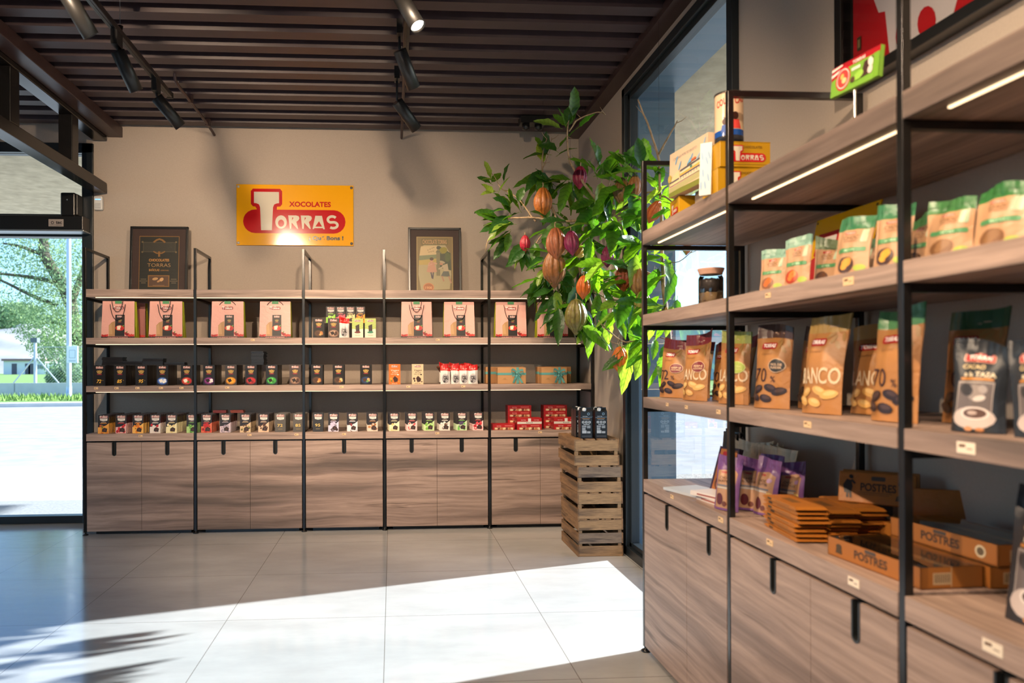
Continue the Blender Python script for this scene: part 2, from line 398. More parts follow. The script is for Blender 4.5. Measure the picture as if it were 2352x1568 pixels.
MB().box(-.035, .035, -.04, 0, 0, .115, flat('dcdcd8', .4)).build('casing', t, bevel=.012)
MB().box(-.026, .026, -.047, -.036, .012, .052, flat('c6c8c8', .3)).build('lens', t, bevel=.01)
MB().box(-.022, .022, -.0415, -.039, .082, .088, emit('blue_indicator', (.1, .35, 1, 1), 3)).build('indicator_light', t)
# blank cover plate on the wall, mostly behind the tree
setp(MB().box(1.165, 1.285, YW-.006, YW-.001, 2.40, 2.52, PLASTER).build('cover_plate'), 'square beige blanking plate on the back wall behind the cocoa tree', 'cover plate')
# steel: truss on the left, brown beam, brown edge trim
t = thing('steel_truss', 'black tubular steel truss running under the ceiling above the entrance', 'truss', (-2.385, 4, 2.7))
MB().box(-.055, .055, -3.6, 2.1, .43, .51, STEEL).build('top_chord', t, bevel=.006)
MB().box(-.055, .055, -3.6, 2.1, .0, .085, STEEL).build('bottom_chord', t, bevel=.006)
for yy in (1.52, .66, -.2, -1.06, -1.92): MB().box(-.05, .05, yy-.055, yy+.055, .085, .43, STEEL).build('upright', t, bevel=.005)
b = MB().box(-2.328, -2.21, -2, YW, ZC-.085, ZC+.0, BEAMM); b.box(-2.46, -2.335, 4.95, 5.2, ZC-.035, ZC, BEAMM); struct(b.build('beam', bevel=.004))
struct(MB().box(1.50, XW, YN, YW, ZC-.035, ZC+.02, BEAMM).build('trim_1'))
# conduits and track lights
def conduit(x, y0, name_label):
    t = MB().tube([(x, y0, ZC+.03), (x, y0+.02, ZC-.03), (x, y0+.08, ZC-.045), (x, 5.9, ZC-.045), (x, YW-.03, ZC-.06)], .011, BEAMM)
    for yy in (y0+.4, y0+.9):
        if yy < YW: t.box(x-.018, x+.018, yy-.012, yy+.012, ZC-.058, ZC+.0, BEAMM)
    return setp(t.build('conduit'), name_label, 'conduit')
conduit(-1.46, 4.98, 'brown conduit on the ceiling beyond the left track of spotlights')
conduit(.085, 2.0, 'brown conduit on the ceiling above the right row of spotlights')
LAMPSM = emit('lamp_face_dim', (1, .86, .7, 1), 12)
def track(x, y1, label, zt):
    t = thing('lighting_track', label, 'lighting track', (x, y1, zt))
    MB().box(-.017, .017, -4.6, 0, 0, .032, BLACKM).box(-.005, .005, -4.58, -.01, -.001, .004, flat('3a3a3a', .3, .8)).build('rail', t, bevel=.003)
    MB().box(-.019, .019, -.004, .012, -.002, .034, BLACKM).build('end_cap', t)
    for yy in (-.85, -3.2):
        MB().tube([(.0, yy, .03), (.0, yy, ZC-zt)], .0018, ALU, 6).lathe([(.010, .03), (.016, .06), (0, .06)], BLACKM, 12, M=Matrix.Translation((0, yy, 0))).lathe([(0, ZC-zt-.06), (.018, ZC-zt-.05), (.026, ZC-zt), (0, ZC-zt)], BLACKM, 14, M=Matrix.Translation((0, yy, 0))).build('suspension_wire', t)
    return t
track(-1.41, 4.72, 'left black lighting track running from the top edge towards the back wall', 2.99)
track(.085, 4.50, 'right black lighting track seen end on under the ceiling', 3.10)
def spot(x, y, z, ax, label, zt, power=90, face=LAMPSM, size=1.15, group=None):
    ax = Vector(ax).normalized(); t = thing('track_spotlight', label, 'spotlight', (x, y, z), group=group)
    q = ax.to_track_quat('-Z', 'Y').to_matrix().to_4x4()
    L = .205; R = .036
    MB().lathe([(0, 0), (R-.003, 0), (R, -.003), (R, -L), (R-.004, -L), (R-.004, -L+.02), (0, -L+.02)], BLACK, 28, M=q).lathe([(0,.002),(.02,.002),(.02,-.001)], flat('3b2a24', .4), 14, M=q).build('body', t)
    MB().lathe([(0, -L+.012), (R-.004, -L+.012)], face, 24, M=q).build('lens', t)
    MB().box(-.016, .016, -.05, .03, zt-z-.075, zt-z, BLACK).tube([(0, 0, zt-z-.07), (0, 0, .01), tuple(ax*.04)], .007, BLACKM).build('adapter', t)
    ld = bpy.data.lights.new('spotlight', 'SPOT'); ld.energy = power; ld.color = (1, .75, .52); ld.spot_size = size; ld.spot_blend = .75; ld.shadow_soft_size = .03
    lo = bpy.data.objects.new('spotlight_beam', ld); COL.objects.link(lo); lo.parent = t; lo.location = ax*(L+.01); lo.rotation_euler = ax.to_track_quat('-Z', 'Y').to_euler()
    return t
GL = 'ceiling spotlights'
AXL = (.42, .30, -.78)
spot(-1.405, 3.20, 2.90, (.40, .42, -.80), 'leftmost spotlight, cut off by the top edge of the photo, left track', 2.99, group=GL)
spot(-1.405, 3.82, 2.90, (.30, .44, -.82), 'middle spotlight of the left track, hanging over the black truss', 2.99, group=GL)
spot(-1.405, 4.44, 2.89, (.55, .42, -.68), 'farthest spotlight of the left track, just before its end', 2.99, group=GL)
spot(.04, 3.36, 2.99, (.40, -.34, -.85), 'only spotlight whose glowing lens faces the viewer', 3.10, 60, LAMPM, group=GL)
spot(.045, 3.86, 2.955, (.38, .46, -.80), 'middle spotlight of the right row, below the glowing one', 3.10, group=GL)
spot(.035, 4.46, 2.90, (.55, .42, -.62), 'farthest spotlight of the right row, nearest the back wall', 3.10, group=GL)
for x_, y_, aim in ((-1.405, 2.2, (.05, .93, -.22)), (-1.405, 1.2, (-.12, .95, -.28)), (.085, 2.3, (-.16, .95, -.27)), (.085, 1.3, (.30, .93, -.36)), (-1.405, .1, (.75, .35, -.60)), (-1.405, 1.6, (.80, .18, -.62)), (.085, .2, (.6, .6, -.5))):  # unseen lamps added along the tracks to brighten back wall and right unit
    spot(x_, y_, 2.93, aim, 'unseen added spotlight on the track beyond the top edge of the photo', 3.02 if x_ < 0 else 3.1, 190 if y_ > 1.7 or abs(aim[0]) < .5 else 200, group=GL)

# ------------------------------------------------------------------ shelving
LEV = (1.866, 1.497, 1.132, .768); THK = (.060, .048, .046, .054); HP = 2.183; DEP = .447; PW = .01
YB = 5.6588; XB = [-2.3257, -1.5039, -.6821, -.0613, .7605, 1.5823]
XR = 1.1238; YR = [3.1685, 2.3467, 1.5249, .7031]
def shelving(name_label, posts, axis, front, tags, leds, wm):
    """posts along axis ('X' for the back wall, 'Y' for the right wall); front = fixed coordinate of the front post centres"""
    t = thing('shelving_unit', name_label, 'shelving')
    def B(mb, a0, a1, d0, d1, z0, z1, m):      # a = along the run, d = depth from the front post centres
        if axis == 'X': mb.box(a0, a1, front+d0, front+d1, z0, z1, m)
        else: mb.box(front+d0, front+d1, a0, a1, z0, z1, m)
        return mb
    for a in posts:
        for d, nm in ((0, 'front_post'), (DEP, 'rear_post')):
            mb = B(MB(), a-PW, a+PW, d-PW, d+PW, .022, HP, STEEL); mb.build(nm, t, bevel=.0015)
            c = (a, front+d) if axis == 'X' else (front+d, a)
            MB().lathe([(0, 0), (.02, 0), (.022, .004), (.016, .009), (.007, .012), (.007, .026)], BLACKM, 16, cx=c[0], cy=c[1]).build('levelling_foot', t)
        for z in (HP-.02, LEV[0]-THK[0]-.02, LEV[1]-THK[1]-.02, LEV[2]-THK[2]-.02, .045):
            B(MB(), a-PW, a+PW, PW, DEP-PW, z, z+.02, STEEL).build('crossbar', t)
    ps = sorted(posts)
    for bay in range(len(ps)-1):
        a0, a1 = ps[bay]+PW+.0015, ps[bay+1]-PW-.0015
        for k in range(4):
            sh = B(MB(), a0, a1, -PW-.002, DEP+PW*.6, LEV[k]-THK[k], LEV[k], wm).build('shelf', t, bevel=.0012)
            ld = leds(bay, k, a0, a1)
            if ld:
                mb = B(MB(), ld[0], ld[1], ld[2], ld[2]+.007, LEV[k]-THK[k]-.0045, LEV[k]-THK[k]+.001, LEDM); mb.build('led_strip', sh)
            for (kk, a, w) in tags:
                if kk == k and a0 < a < a1:
                    y = front-PW-.0035; mb = MB(); hh = w*.5
                    if axis == 'X':
                        mb.box(a-w/2, a+w/2, y, y+.0012, LEV[k]-.010-hh, LEV[k]-.010, flat('e6c294', .6))
                        mb.art([('line', [(a-w*.38, LEV[k]-.014-hh*.3), (a-w*.05, LEV[k]-.012-hh*.3)], hh*.30, '54361f'), ('line', [(a+w*.05, LEV[k]-.014-hh*.5), (a+w*.38, LEV[k]-.014-hh*.5)], hh*.12, '8c6748')], y)
                        mb.build('price_tag', sh)
                    else:
                        mb.box(-w/2, w/2, 0, .0012, -hh, 0, flat('e6c294' if w < .041 else 'f2e2cc', .6))
                        mb.art([('line', [(-w*.38, -hh*.36), (-w*.02, -hh*.32)], hh*.26, '6a4426'), ('line', [(w*.05, -hh*.55), (w*.36, -hh*.55)], hh*.10, '8c6748')])
                        o = mb.build('price_tag', sh, loc=(y, a, LEV[k]-.012)); o.rotation_euler = (0, 0, -math.pi/2)
    return t
def bx(px): return hit(px, 900, Y=YB-PW).x
def ry(px, py): return hit(px, py, X=XR-PW).y
tb = [(1, bx(581), .030), (1, bx(1006), .030)] + [(2, bx(p), .030) for p in (221, 268, 316, 370, 417, 522, 785, 938, 1064)] + [(3, bx(p), .030) for p in (323, 573, 681, 790, 1004, 1240)]
shelving('long black framed shelving with oak shelves along the back wall', XB, 'X', YB, tb,
         lambda bay, k, a0, a1: None if k == 3 else (a0+(.065 if bay == 0 else .0), a1-(.08 if bay == 4 else 0), .004), WOODX)
tr = [(2, ry(1534, 922), .026), (2, ry(1578, 929), .026), (2, ry(1652, 940), .03), (2, ry(1857, 963), .034), (2, ry(2222, 1010), .045), (1, ry(1766, 675), .03), (1, ry(1951, 635), .04), (3, ry(1545, 1131), .03), (3, ry(1657, 1182), .035), (3, ry(1770, 1228), .035), (3, ry(1963, 1316), .042), (3, ry(2283, 1455), .046)]
shelving('black framed oak shelving along the right wall, nearest the viewer', YR, 'Y', XR, tr,
         lambda bay, k, a0, a1: (a0+.045, a1-.08, .028) if k == 0 else None, WOODY)
# cabinets under the counters, one per bay
def cabinet(label, x0, x1, splits, handles, wm, rz, org):
    """front faces local -Y at y=0; x along the front"""
    t = thing('base_cabinet', label, 'cabinet', org, rz, 'base cabinets under the shelving')
    z0, z1 = .035, .706
    MB().box(x0, x1, .02, .42, z0, z1, BLACKM).build('carcass', t)
    MB().box(x0+.05, x1-.03, .05, .40, .0, z0, BLACKM).build('plinth', t)
    xs = [x0]+splits+[x1]
    for i in range(len(xs)-1):
        a, b = xs[i]+.0012, xs[i+1]-.0012
        hs = [h for h in handles if a < h < b]
        mb = MB()
        if hs:
            h = hs[0]; r = .0165; zb = .600
            # door panel with a U-shaped notch from the top for the grip
            pts = [(a, z0-.005), (b, z0-.005), (b, z1-.004), (h+r, z1-.004)] + [(h+r*math.cos(-q*math.pi/8), zb+r+r*math.sin(-q*math.pi/8)) for q in range(9)] + [(h-r, z1-.004), (a, z1-.004)]
        else: pts = [(a, z0-.005), (b, z0-.005), (b, z1-.004), (a, z1-.004)]
        tri = tessellate_polygon([[Vector((p[0], p[1], 0)) for p in pts]])
        n = len(pts); V = [(p[0], 0, p[1]) for p in pts]+[(p[0], .018, p[1]) for p in pts]
        Fc = [fix2(f, pts) for f in tri]; Fb = [tuple(n+i for i in reversed(f)) for f in Fc]
        mb.add(V, Fc+Fb+[(i, n+i, n+(i+1) % n, (i+1) % n) for i in range(n)], wm)
        d = mb.build('door', t)
        if hs:
            hb = MB(); h = hs[0]; r = .0165; zb = .600; r2q = .0105
            outl = [(h+r, z1-.005)]+[(h+r*math.cos(-q*math.pi/8), zb+r+r*math.sin(-q*math.pi/8)) for q in range(9)]+[(h-r, z1-.005)]
            inl = [(h+r2q, z1-.005)]+[(h+r2q*math.cos(-q*math.pi/8), zb+r+r2q*math.sin(-q*math.pi/8)) for q in range(9)]+[(h-r2q, z1-.005)]
            k = len(outl); V = [(p[0], -.0015, p[1]) for p in outl]+[(p[0], -.0015, p[1]) for p in inl]+[(p[0], .014, p[1]) for p in inl]+[(p[0], .014, p[1]) for p in outl]
            Fc = []
            for i in range(k-1):
                Fc += [(i, i+1, k+i+1, k+i), (k+i, k+i+1, 2*k+i+1, 2*k+i), (i+1, i, 3*k+i, 3*k+i+1)]
            hb.add(V, Fc, flat('2b2c2b', .3, .3))
            hb.add([(p[0], .0135, p[1]) for p in inl], [tuple(range(k))], flat('050505', .6))
            hb.build('handle', d)
    return t
CBX = [(-2.109, [-1.906], [-2.109, -1.706], 'leftmost, under the darkest bars beside the entrance'), (0, [-1.09], [-1.295, -.905], 'second from the left')]
hx = [[bx(262), bx(384)], [bx(513), bx(632)], [bx(790)], [bx(945), bx(1060)], [bx(1184)]]
sx = [[-1.906], [-1.09], [], [.347], [1.161]]
lb = ['two door oak cabinet against the entrance frame, leftmost of the back row', 'two door oak cabinet of the back row, second from the entrance', 'narrower single door oak cabinet in the middle of the back row', 'two door oak cabinet of the back row, below the kiwi and coconut bars', 'oak cabinet at the right end of the back row, half hidden by crates']
for i in range(5): cabinet(lb[i], XB[i]+PW+.004, XB[i+1]-PW-.004, sx[i], hx[i], WOODX, 0, (0, YB-PW, 0))
lr = ['oak cabinet of the right unit nearest the window', 'oak cabinet of the right unit, in its middle bay', 'oak cabinet of the right unit, cut by the bottom right corner']
for i, (sp, hd) in enumerate((([2.693], [2.888, 2.497]), ([1.874], [2.064, 1.684]), ([1.08], [1.265, .9]))):
    cabinet(lr[i], -(YR[i]-PW-.004), -(YR[i+1]+PW+.004), [-s for s in sp], [-h for h in hd], WOODY, -math.pi/2, (XR-PW, 0, 0))
# carcass local x = -world y, so the wood grain runs along local X there
for o in bpy.data.objects:
    if o.name.startswith('door') and o.parent and abs(o.parent.rotation_euler.z) > 1: o.data.materials[0] = WOODX
# ------------------------------------------------------------------ sign and pictures
sg = thing('enamel_sign', 'yellow and red enamel sign on the back wall above the shelves', 'sign', (-.803, YW-.004, 2.536))
sw, sh = .966, .507
YEL, SRED, CRM = flat('f2ab08', .12, 0, .6), flat('c00f16', .12, 0, .6), flat('d8cdb8', .12, 0, .6)
def sign_T(cx, ty, g):   # outline of the tall slab T, grown by g
    L = [(-.0865-g, .0+g), (-.0865-g, -.078-g*.7), (-.07, -.080-g), (-.052-g*.6, -.088-g), (-.0445-g, -.108), (-.0385-g, -.268+g*0), (.0365+g, -.268+g*0), (.0445+g, -.108), (.052+g*.6, -.088-g), (.07, -.080-g), (.0865+g, -.078-g*.7), (.0865+g, 0+g)]
    return [(cx+p[0], ty+p[1]) for p in L]
def torras_sign(mb, s=1.0, ox=0, oz=0, y0=0, f=None, extra=True, mats=(None,)*3):
    yel, red, crm = YEL, SRED, CRM
    Tx, Ty = -.223, .146
    A = [('rr', -.03, -.060, .71, .165, .0824, red), ('poly', [(Tx-.108, Ty+.005), (Tx-.094, Ty+.022), (Tx+.094, Ty+.022), (Tx+.108, Ty+.005), (Tx+.108, Ty-.085), (Tx+.094, Ty-.102), (Tx+.072, Ty-.103), (Tx+.068, Ty-.16), (Tx-.068, Ty-.16), (Tx-.068, Ty-.118), (Tx-.078, Ty-.103), (Tx-.094, Ty-.102), (Tx-.108, Ty-.085)], red),
         ('poly', sign_T(Tx, Ty, 0), crm)]
    y = mb.art(A, y0, f=f, sc=s, ox=ox, oz=oz, eps=2e-4)
    # O R R A S
    def ell(cx, cz, rx, rz, n=22, sq=.0): return [(cx+rx*math.cos(2*math.pi*i/n), cz+rz*math.sin(2*math.pi*i/n)*(1-.12*math.sin(2*math.pi*i/n)*sq)) for i in range(n)]
    S = []
    S += [('poly', ell(-.112, -.064, .040, .047), crm), ('poly', ell(-.112, -.072, .021, .025), red)]
    for cx in (-.024, .063):
        S += [('poly', [(cx-.039, -.017), (cx+.016, -.017), (cx+.034, -.022), (cx+.039, -.036), (cx+.033, -.05), (cx+.018, -.062), (cx+.031, -.111), (cx+.024, -.111), (cx-.014, -.068), (cx-.018, -.111), (cx-.028, -.111)], crm),
              ('poly', [(cx-.010, -.030), (cx-.002, -.034), (cx-.013, -.052)], red)]
    cx = .150
    S += [('poly', [(cx-.024, -.018), (cx+.022, -.018), (cx+.042, -.112), (cx+.031, -.112), (cx+.028, -.105), (cx-.030, -.105), (cx-.036, -.112), (cx-.044, -.110)], crm), ('poly', [(cx-.024, -.094), (cx+.023, -.094), (cx+.001, -.056)], red)]
    # S as a thick stroke
    arc = []
    for i in range(13):
        a = math.radians(35+i*17.5); arc.append((.243+.030*math.cos(a), -.044+.022*math.sin(a)))
    for i in range(13):
        a = math.radians(78-i*17.5); arc.append((.250+.030*math.cos(a), -.083+.021*math.sin(a)))
    S += [('line', arc, .018, crm)]
    y = mb.art(S, y, f=f, sc=s, ox=ox-.011*s, oz=oz, eps=2e-4)
    if extra:
        y = mb.art([('txt', 'XOCOLATES', .1225, .092, .040, {'b': .03, 'w': .346}, SRED), ('txt', '\u00a1 Qu\u00e9 Bons !', .256, -.189, .031, {'b': .045, 'w': .287}, flat('1a1410', .2))], y, f=f)
    return y
MB().box(-sw/2, sw/2, -.012, 0, -sh/2, sh/2, YEL).build('panel', sg, bevel=.004)
mb = MB(); torras_sign(mb, 1.19, .03, .018, -.0122); mb.build('lettering', sg)
for x in (-1, 1):
    for z in (-1, 1):
        MB().lathe([(0, .006), (.008, .005), (.012, 0)], flat('c9c2b4' if x < 0 else '6e6a66', .3, .4), 16, M=Matrix.Translation((x*(sw/2-.016), -.0125, z*(sh/2-.02))) @ Matrix.Rotation(math.pi/2, 4, 'X')).build('screw', sg)
def picture_frame(label, x0, x1, z1, art, y=5.97):
    w = x1-x0; h = z1-LEV[0]; t = thing('framed_poster', label, 'picture frame', ((x0+x1)/2, y, LEV[0]+.001), 0, rx=-math.radians(4))
    b = .018; f = MB()
    for a in ((-w/2, -w/2+b, 0, .025, 0, h), (w/2-b, w/2, 0, .025, 0, h), (-w/2, w/2, 0, .025, 0, b), (-w/2, w/2, 0, .025, h-b, h)): f.box(*a, BLACKM)
    f.build('frame', t, bevel=.002)
    MB().box(-w/2+b, w/2-b, .012, .02, b, h-b, flat('3a2722', .6)).build('mount', t)
    mb = MB(); art(mb, w, h); mb.build('print', t)
    MB().quad([(-w/2+b, .006, b), (w/2-b, .006, b), (w/2-b, .006, h-b), (-w/2+b, .006, h-b)], PICGLASS).build('glass', t)
    return t
def art_left(mb, w, h):
    G, D = '86602c', '1e211a'
    A = [('rect', -w*.345, .02, w*.345, h*.86, G), ('rect', -w*.335, .015, w*.335, h*.85, D), ('rect', -w*.28, h*.62, w*.28, h*.77, '4d4636'), ('rect', -w*.27, h*.63, w*.27, h*.76, '33322a'),
         ('line', [(-w*.10, h*.765), (-w*.05, h*.80), (0, h*.815), (w*.05, h*.80), (w*.10, h*.765)], .014, G), ('line', [(-w*.10, h*.63), (-w*.05, h*.605), (0, h*.60), (w*.05, h*.605), (w*.10, h*.63)], .010, G), ('rect', -.008, h*.55, .008, h*.63, G), ('el', -w*.29, h*.77, .008, .008, 0, '6b5b3c'), ('el', w*.29, h*.77, .008, .008, 0, '6b5b3c'), ('el', -w*.29, h*.62, .008, .008, 0, '6b5b3c'), ('el', w*.29, h*.62, .008, .008, 0, '6b5b3c'),
         ('txt', 'CHOCOLATES', 0, h*.50, .020, {'b': .03, 'w': w*.35}, 'c08a45'), ('txt', 'TORRAS', 0, h*.425, .029, {'b': -.005, 'w': w*.40}, 'b08a58'), ('txt', 'BA\u00d1OLAS', -w*.08, h*.352, .017, {'b': .03, 'w': w*.18}, 'b08040'), ('txt', '(GERONA)', w*.10, h*.347, .009, {'b': .02, 'w': w*.14}, 'a07030'),
         ('rect', -w*.185, h*.10, w*.185, h*.275, G), ('rect', -w*.165, h*.115, w*.165, h*.26, '5a4232'), ('el', -w*.06, h*.22, w*.05, h*.02, 10, 'c09a6a'), ('el', w*.05, h*.21, w*.04, h*.025, 40, 'd0a878'), ('el', w*.0, h*.185, w*.03, h*.015, 30, 'b98e62'), ('rect', -w*.10, h*.118, w*.10, h*.128, '86664c')]
    for s in (-1, 1):
        for i, ww in enumerate((.10, .13, .08)): A.append(('line', [(s*w*.26-w*ww/2, h*(.215-.028*i)), (s*w*.26+w*ww/2, h*(.215-.028*i))], .006, '6f6450'))
    mb.art(A, .0115)
def art_right(mb, w, h):
    A = [('rect', -w*.345, .012, w*.345, h*.865, 'a08a50'), ('rect', -w*.33, .012, w*.33, h*.855, '7c6a40'), ('rect', -w*.25, h*.74, w*.25, h*.835, '6b6238'), ('txt', 'CHOCOLATE TORRAS', 0, h*.79, .036, {'b': .01, 'w': w*.46}, 'c89a6c'),
         ('poly', [(-w*.27, h*.70), (-w*.2, h*.74), (w*.2, h*.74), (w*.29, h*.62), (w*.31, h*.3), (w*.28, h*.08), (-w*.26, h*.06), (-w*.31, h*.3), (-w*.30, h*.5)], 'a79c78'),
         ('poly', [(-w*.26, h*.72), (w*.05, h*.735), (w*.05, h*.60), (-w*.29, h*.58)], 'c2ad84'), ('poly', [(-w*.29, h*.58), (w*.05, h*.60), (w*.05, h*.53), (-w*.30, h*.50)], '77805e'), ('poly', [(-w*.30, h*.51), (w*.05, h*.54), (w*.05, h*.45), (-w*.30, h*.44)], 'b09a55'),
         ('poly', [(w*.08, h*.73), (w*.30, h*.62), (w*.31, h*.36), (w*.10, h*.40)], '3f4a33'), ('el', w*.16, h*.66, w*.08, h*.05, 20, '8d8430'), ('el', w*.24, h*.56, w*.06, h*.07, 0, '4e5e33'),
         ('rect', w*.03, h*.28, w*.10, h*.64, '7a7456'), ('poly', [(w*.015, h*.63), (w*.115, h*.63), (w*.085, h*.665), (w*.045, h*.665)], '6a6a50'), ('el', w*.065, h*.70, w*.032, h*.028, 0, '4c4c3c'), ('rect', w*.115, h*.45, w*.125, h*.63, '4a4a3a'), ('rect', w*.15, h*.45, w*.16, h*.62, '4a4a3a'), ('rect', w*.19, h*.45, w*.2, h*.61, '4a4a3a')]
    for i, (x, z) in enumerate(((-.13, .66), (-.09, .675), (-.05, .69), (-.02, .70), (-.11, .63), (-.07, .635), (-.03, .645))): A.append(('line', [(w*(x-.012), h*(z+.006)), (w*x, h*z), (w*(x+.014), h*(z+.008))], .003, '4a3c2c'))
    # girl in a pale dress, boy leaning on the gate post
    gx, gz = -w*.06, h*.42
    A += [('el', gx, gz+.052, .013, .017, 0, 'c09078'), ('el', gx, gz+.062, .017, .013, 0, '4e3a2c'), ('poly', [(gx-.02, gz+.035), (gx+.02, gz+.035), (gx+.045, gz-.045), (gx, gz-.055), (gx-.042, gz-.045)], 'b98c74'), ('line', [(gx-.02, gz+.03), (gx-.03, gz+.005), (gx+.005, gz+.02)], .010, 'c09880'), ('line', [(gx+.02, gz+.03), (gx+.045, gz+.02)], .010, 'c09880'), ('line', [(gx-.006, gz-.05), (gx+.004, gz-.10)], .011, '4b4350'), ('line', [(gx+.014, gz-.05), (gx+.008, gz-.105)], .010, '4b4350')]
    bx_, bz = w*.16, h*.40
    A += [('el', bx_-.015, bz+.035, .016, .014, 20, 'b08468'), ('el', bx_-.008, bz+.047, .024, .010, -20, 'a89878'), ('poly', [(bx_-.01, bz+.02), (bx_+.035, bz+.035), (bx_+.045, bz-.03), (bx_+.01, bz-.035)], 'b0a084'), ('line', [(bx_, bz+.01), (bx_-.04, bz-.012)], .012, 'b0a084'), ('poly', [(bx_, bz-.03), (bx_+.045, bz-.03), (bx_+.055, bz-.075), (bx_-.02, bz-.07)], '5c625a'), ('line', [(bx_-.012, bz-.07), (bx_+.004, bz-.115)], .011, 'a88066'), ('line', [(bx_+.045, bz-.07), (bx_+.065, bz-.13)], .011, 'a88066')]
    A += [('el', -w*.12, h*.105, w*.105, h*.068, 0, 'c48a58'), ('el', -w*.12, h*.105, w*.09, h*.058, 0, 'a06438'), ('txt', '1908', -w*.12, h*.10, .020, {'b': .03, 'w': w*.13}, 'd09a68')]
    mb.art(A, .0115)
picture_frame('dark framed poster with gold lettering leaning on the top shelf, left of the sign', -2.112, -1.652, 2.415, art_left)
picture_frame('framed vintage poster of two children by a gate, right of the sign', .136, .575, 2.425, art_right)
# ------------------------------------------------------------------ products: chocolate bars
def bar_mesh(w, h, t, art, face, side, top=None, name='chocolate_bar', side_art=None):
    mb = MB(); mb.box(-w/2, w/2, 0, t, 0, h, flat(face, .35), side=flat(side, .4), top=flat(top or face, .4))
    if side_art:
        for sx_ in (-1, 1):
            x = sx_*(w/2+.0002)
            P = [(x, 0, 0), (x, t, 0), (x, t, h*.26), (x, 0, h*.38)]
            mb.add(P if sx_ > 0 else P[::-1], [(0, 1, 2, 3)], flat(side_art, .45))
            P = [(x, 0, h*.90), (x, t, h*.86), (x, t, h), (x, 0, h)]
            mb.add(P if sx_ > 0 else P[::-1], [(0, 1, 2, 3)], flat(top or face, .45))
    mb.art(art, 0)
    return mb
def blend(a, b, t): return ''.join('%02x' % int(int(a[i:i+2], 16)*(1-t)+int(b[i:i+2], 16)*t) for i in (0, 2, 4))
def heart(cx, cz, s, c='c9a14e', base=DK):
    A = []
    for dx, dz, r in ((-.5, .35, .30), (0, .5, .26), (.5, .35, .30), (-.35, -.05, .26), (.32, -.05, .28), (0, -.38, .22), (0, .1, .22)):
        A += [('el', cx+dx*s, cz+dz*s, r*s, r*s*.8, 0, c), ('el', cx+dx*s, cz+dz*s, r*s*.6, r*s*.45, 0, base)]
    return A + [('poly', [(cx-s*.75, cz-s*.42), (cx+s*.75, cz-s*.42), (cx+s*.6, cz-s*.66), (cx-s*.6, cz-s*.66)], '8f2430')]
def dark_art(w, h, num=None, glow=None, motif=None, body=DK, gold='e0b458'):
    A = logo(0, h*.885, w*.62, bc='cdb7a0') + heart(0, h*.645, w*.30, gold, body)
    if num:
        A += [('txt', num, -w*.06, h*.22, h*.165, {'s': .25, 'b': .015}, 'f0b840'), ('txt', '%', w*.30, h*.26, h*.045, {'s': .2}, 'd8a63e'), ('line', [(-w*.28, h*.04), (w*.28, h*.04)], .002, '5a4a30')]
    if glow:
        A += [('el', 0, h*.22, w*.47, h*.20, 0, blend(glow[0], body, .5)), ('el', 0, h*.22, w*.42, h*.175, 0, glow[0]), ('el', 0, h*.23, w*.36, h*.15, 0, blend(glow[0], glow[1], .5)), ('el', 0, h*.23, w*.29, h*.12, 0, glow[1])]
        A += [('poly', [(-w*.30, h*.28), (-w*.02, h*.33), (w*.10, h*.20), (-w*.16, h*.13)], motif[0])]
        for i, (x, z, r) in enumerate(((.22, .27, .13), (.14, .17, .12), (.30, .19, .08))): A.append(('el', w*x, h*z, w*r, h*r*.45, 30*i, motif[1 + i % (len(motif)-1)]))
    return A
ZF = '1f1412'
def zero_art(w, h, c1, c2, c3, num=None, low='d9d0c6', body=ZF):
    """sugar free bar: badge, white flash, flavour picture on the lower half"""
    A = [('poly', [(-w/2, 0), (w/2, 0), (w/2, h*.56), (w*.25, h*.44), (-w*.1, h*.36), (-w/2, h*.34)], low)] if not num else []
    A += logo(0, h*.885, w*.74) + [('poly', [(-w*.34, h*.80), (w*.36, h*.80), (w*.34, h*.69), (-w*.02, h*.66), (-w*.30, h*.70)], 'e6ded4'), ('txt', '0% SUGAR', -w*.02, h*.735, h*.035, {'b': .02, 'w': w*.5}, '6e5a50')]
    if num: A += [('txt', num, -w*.03, h*.36, h*.15, {'b': .01, 'w': w*.5}, 'e4c068'), ('line', [(-w*.2, h*.16), (w*.2, h*.16)], .003, 'a08858')]
    else:
        A += [('line', [(-w*.22, h*.60), (w*.22, h*.60)], .0035, 'b9a090'), ('line', [(-w*.3, h*.55), (w*.3, h*.55)], .004, c1)]
        R = random.Random(sum(map(ord, c1+c2)))
        for i in range(11):
            x, z = R.uniform(-.36, .36), R.uniform(.06, .44); r = R.uniform(.10, .19)*(1-abs(x)*.6); c = (c1, c2)[i % 2]
            A += [('el', w*x, h*z, w*r, h*r*.48, R.uniform(0, 90), c), ('el', w*(x+.02), h*(z+.01), w*r*.55, h*r*.25, 0, c3 if i % 3 == 0 else c)]
        A += [('poly', [(-w*.12, h*.10), (w*.30, h*.07), (w*.36, h*.24), (w*.10, h*.32), (-w*.10, h*.24)], '2b1712'), ('poly', [(w*.02, h*.14), (w*.22, h*.12), (w*.24, h*.22), (w*.06, h*.25)], '4a2a1c')]
    return A
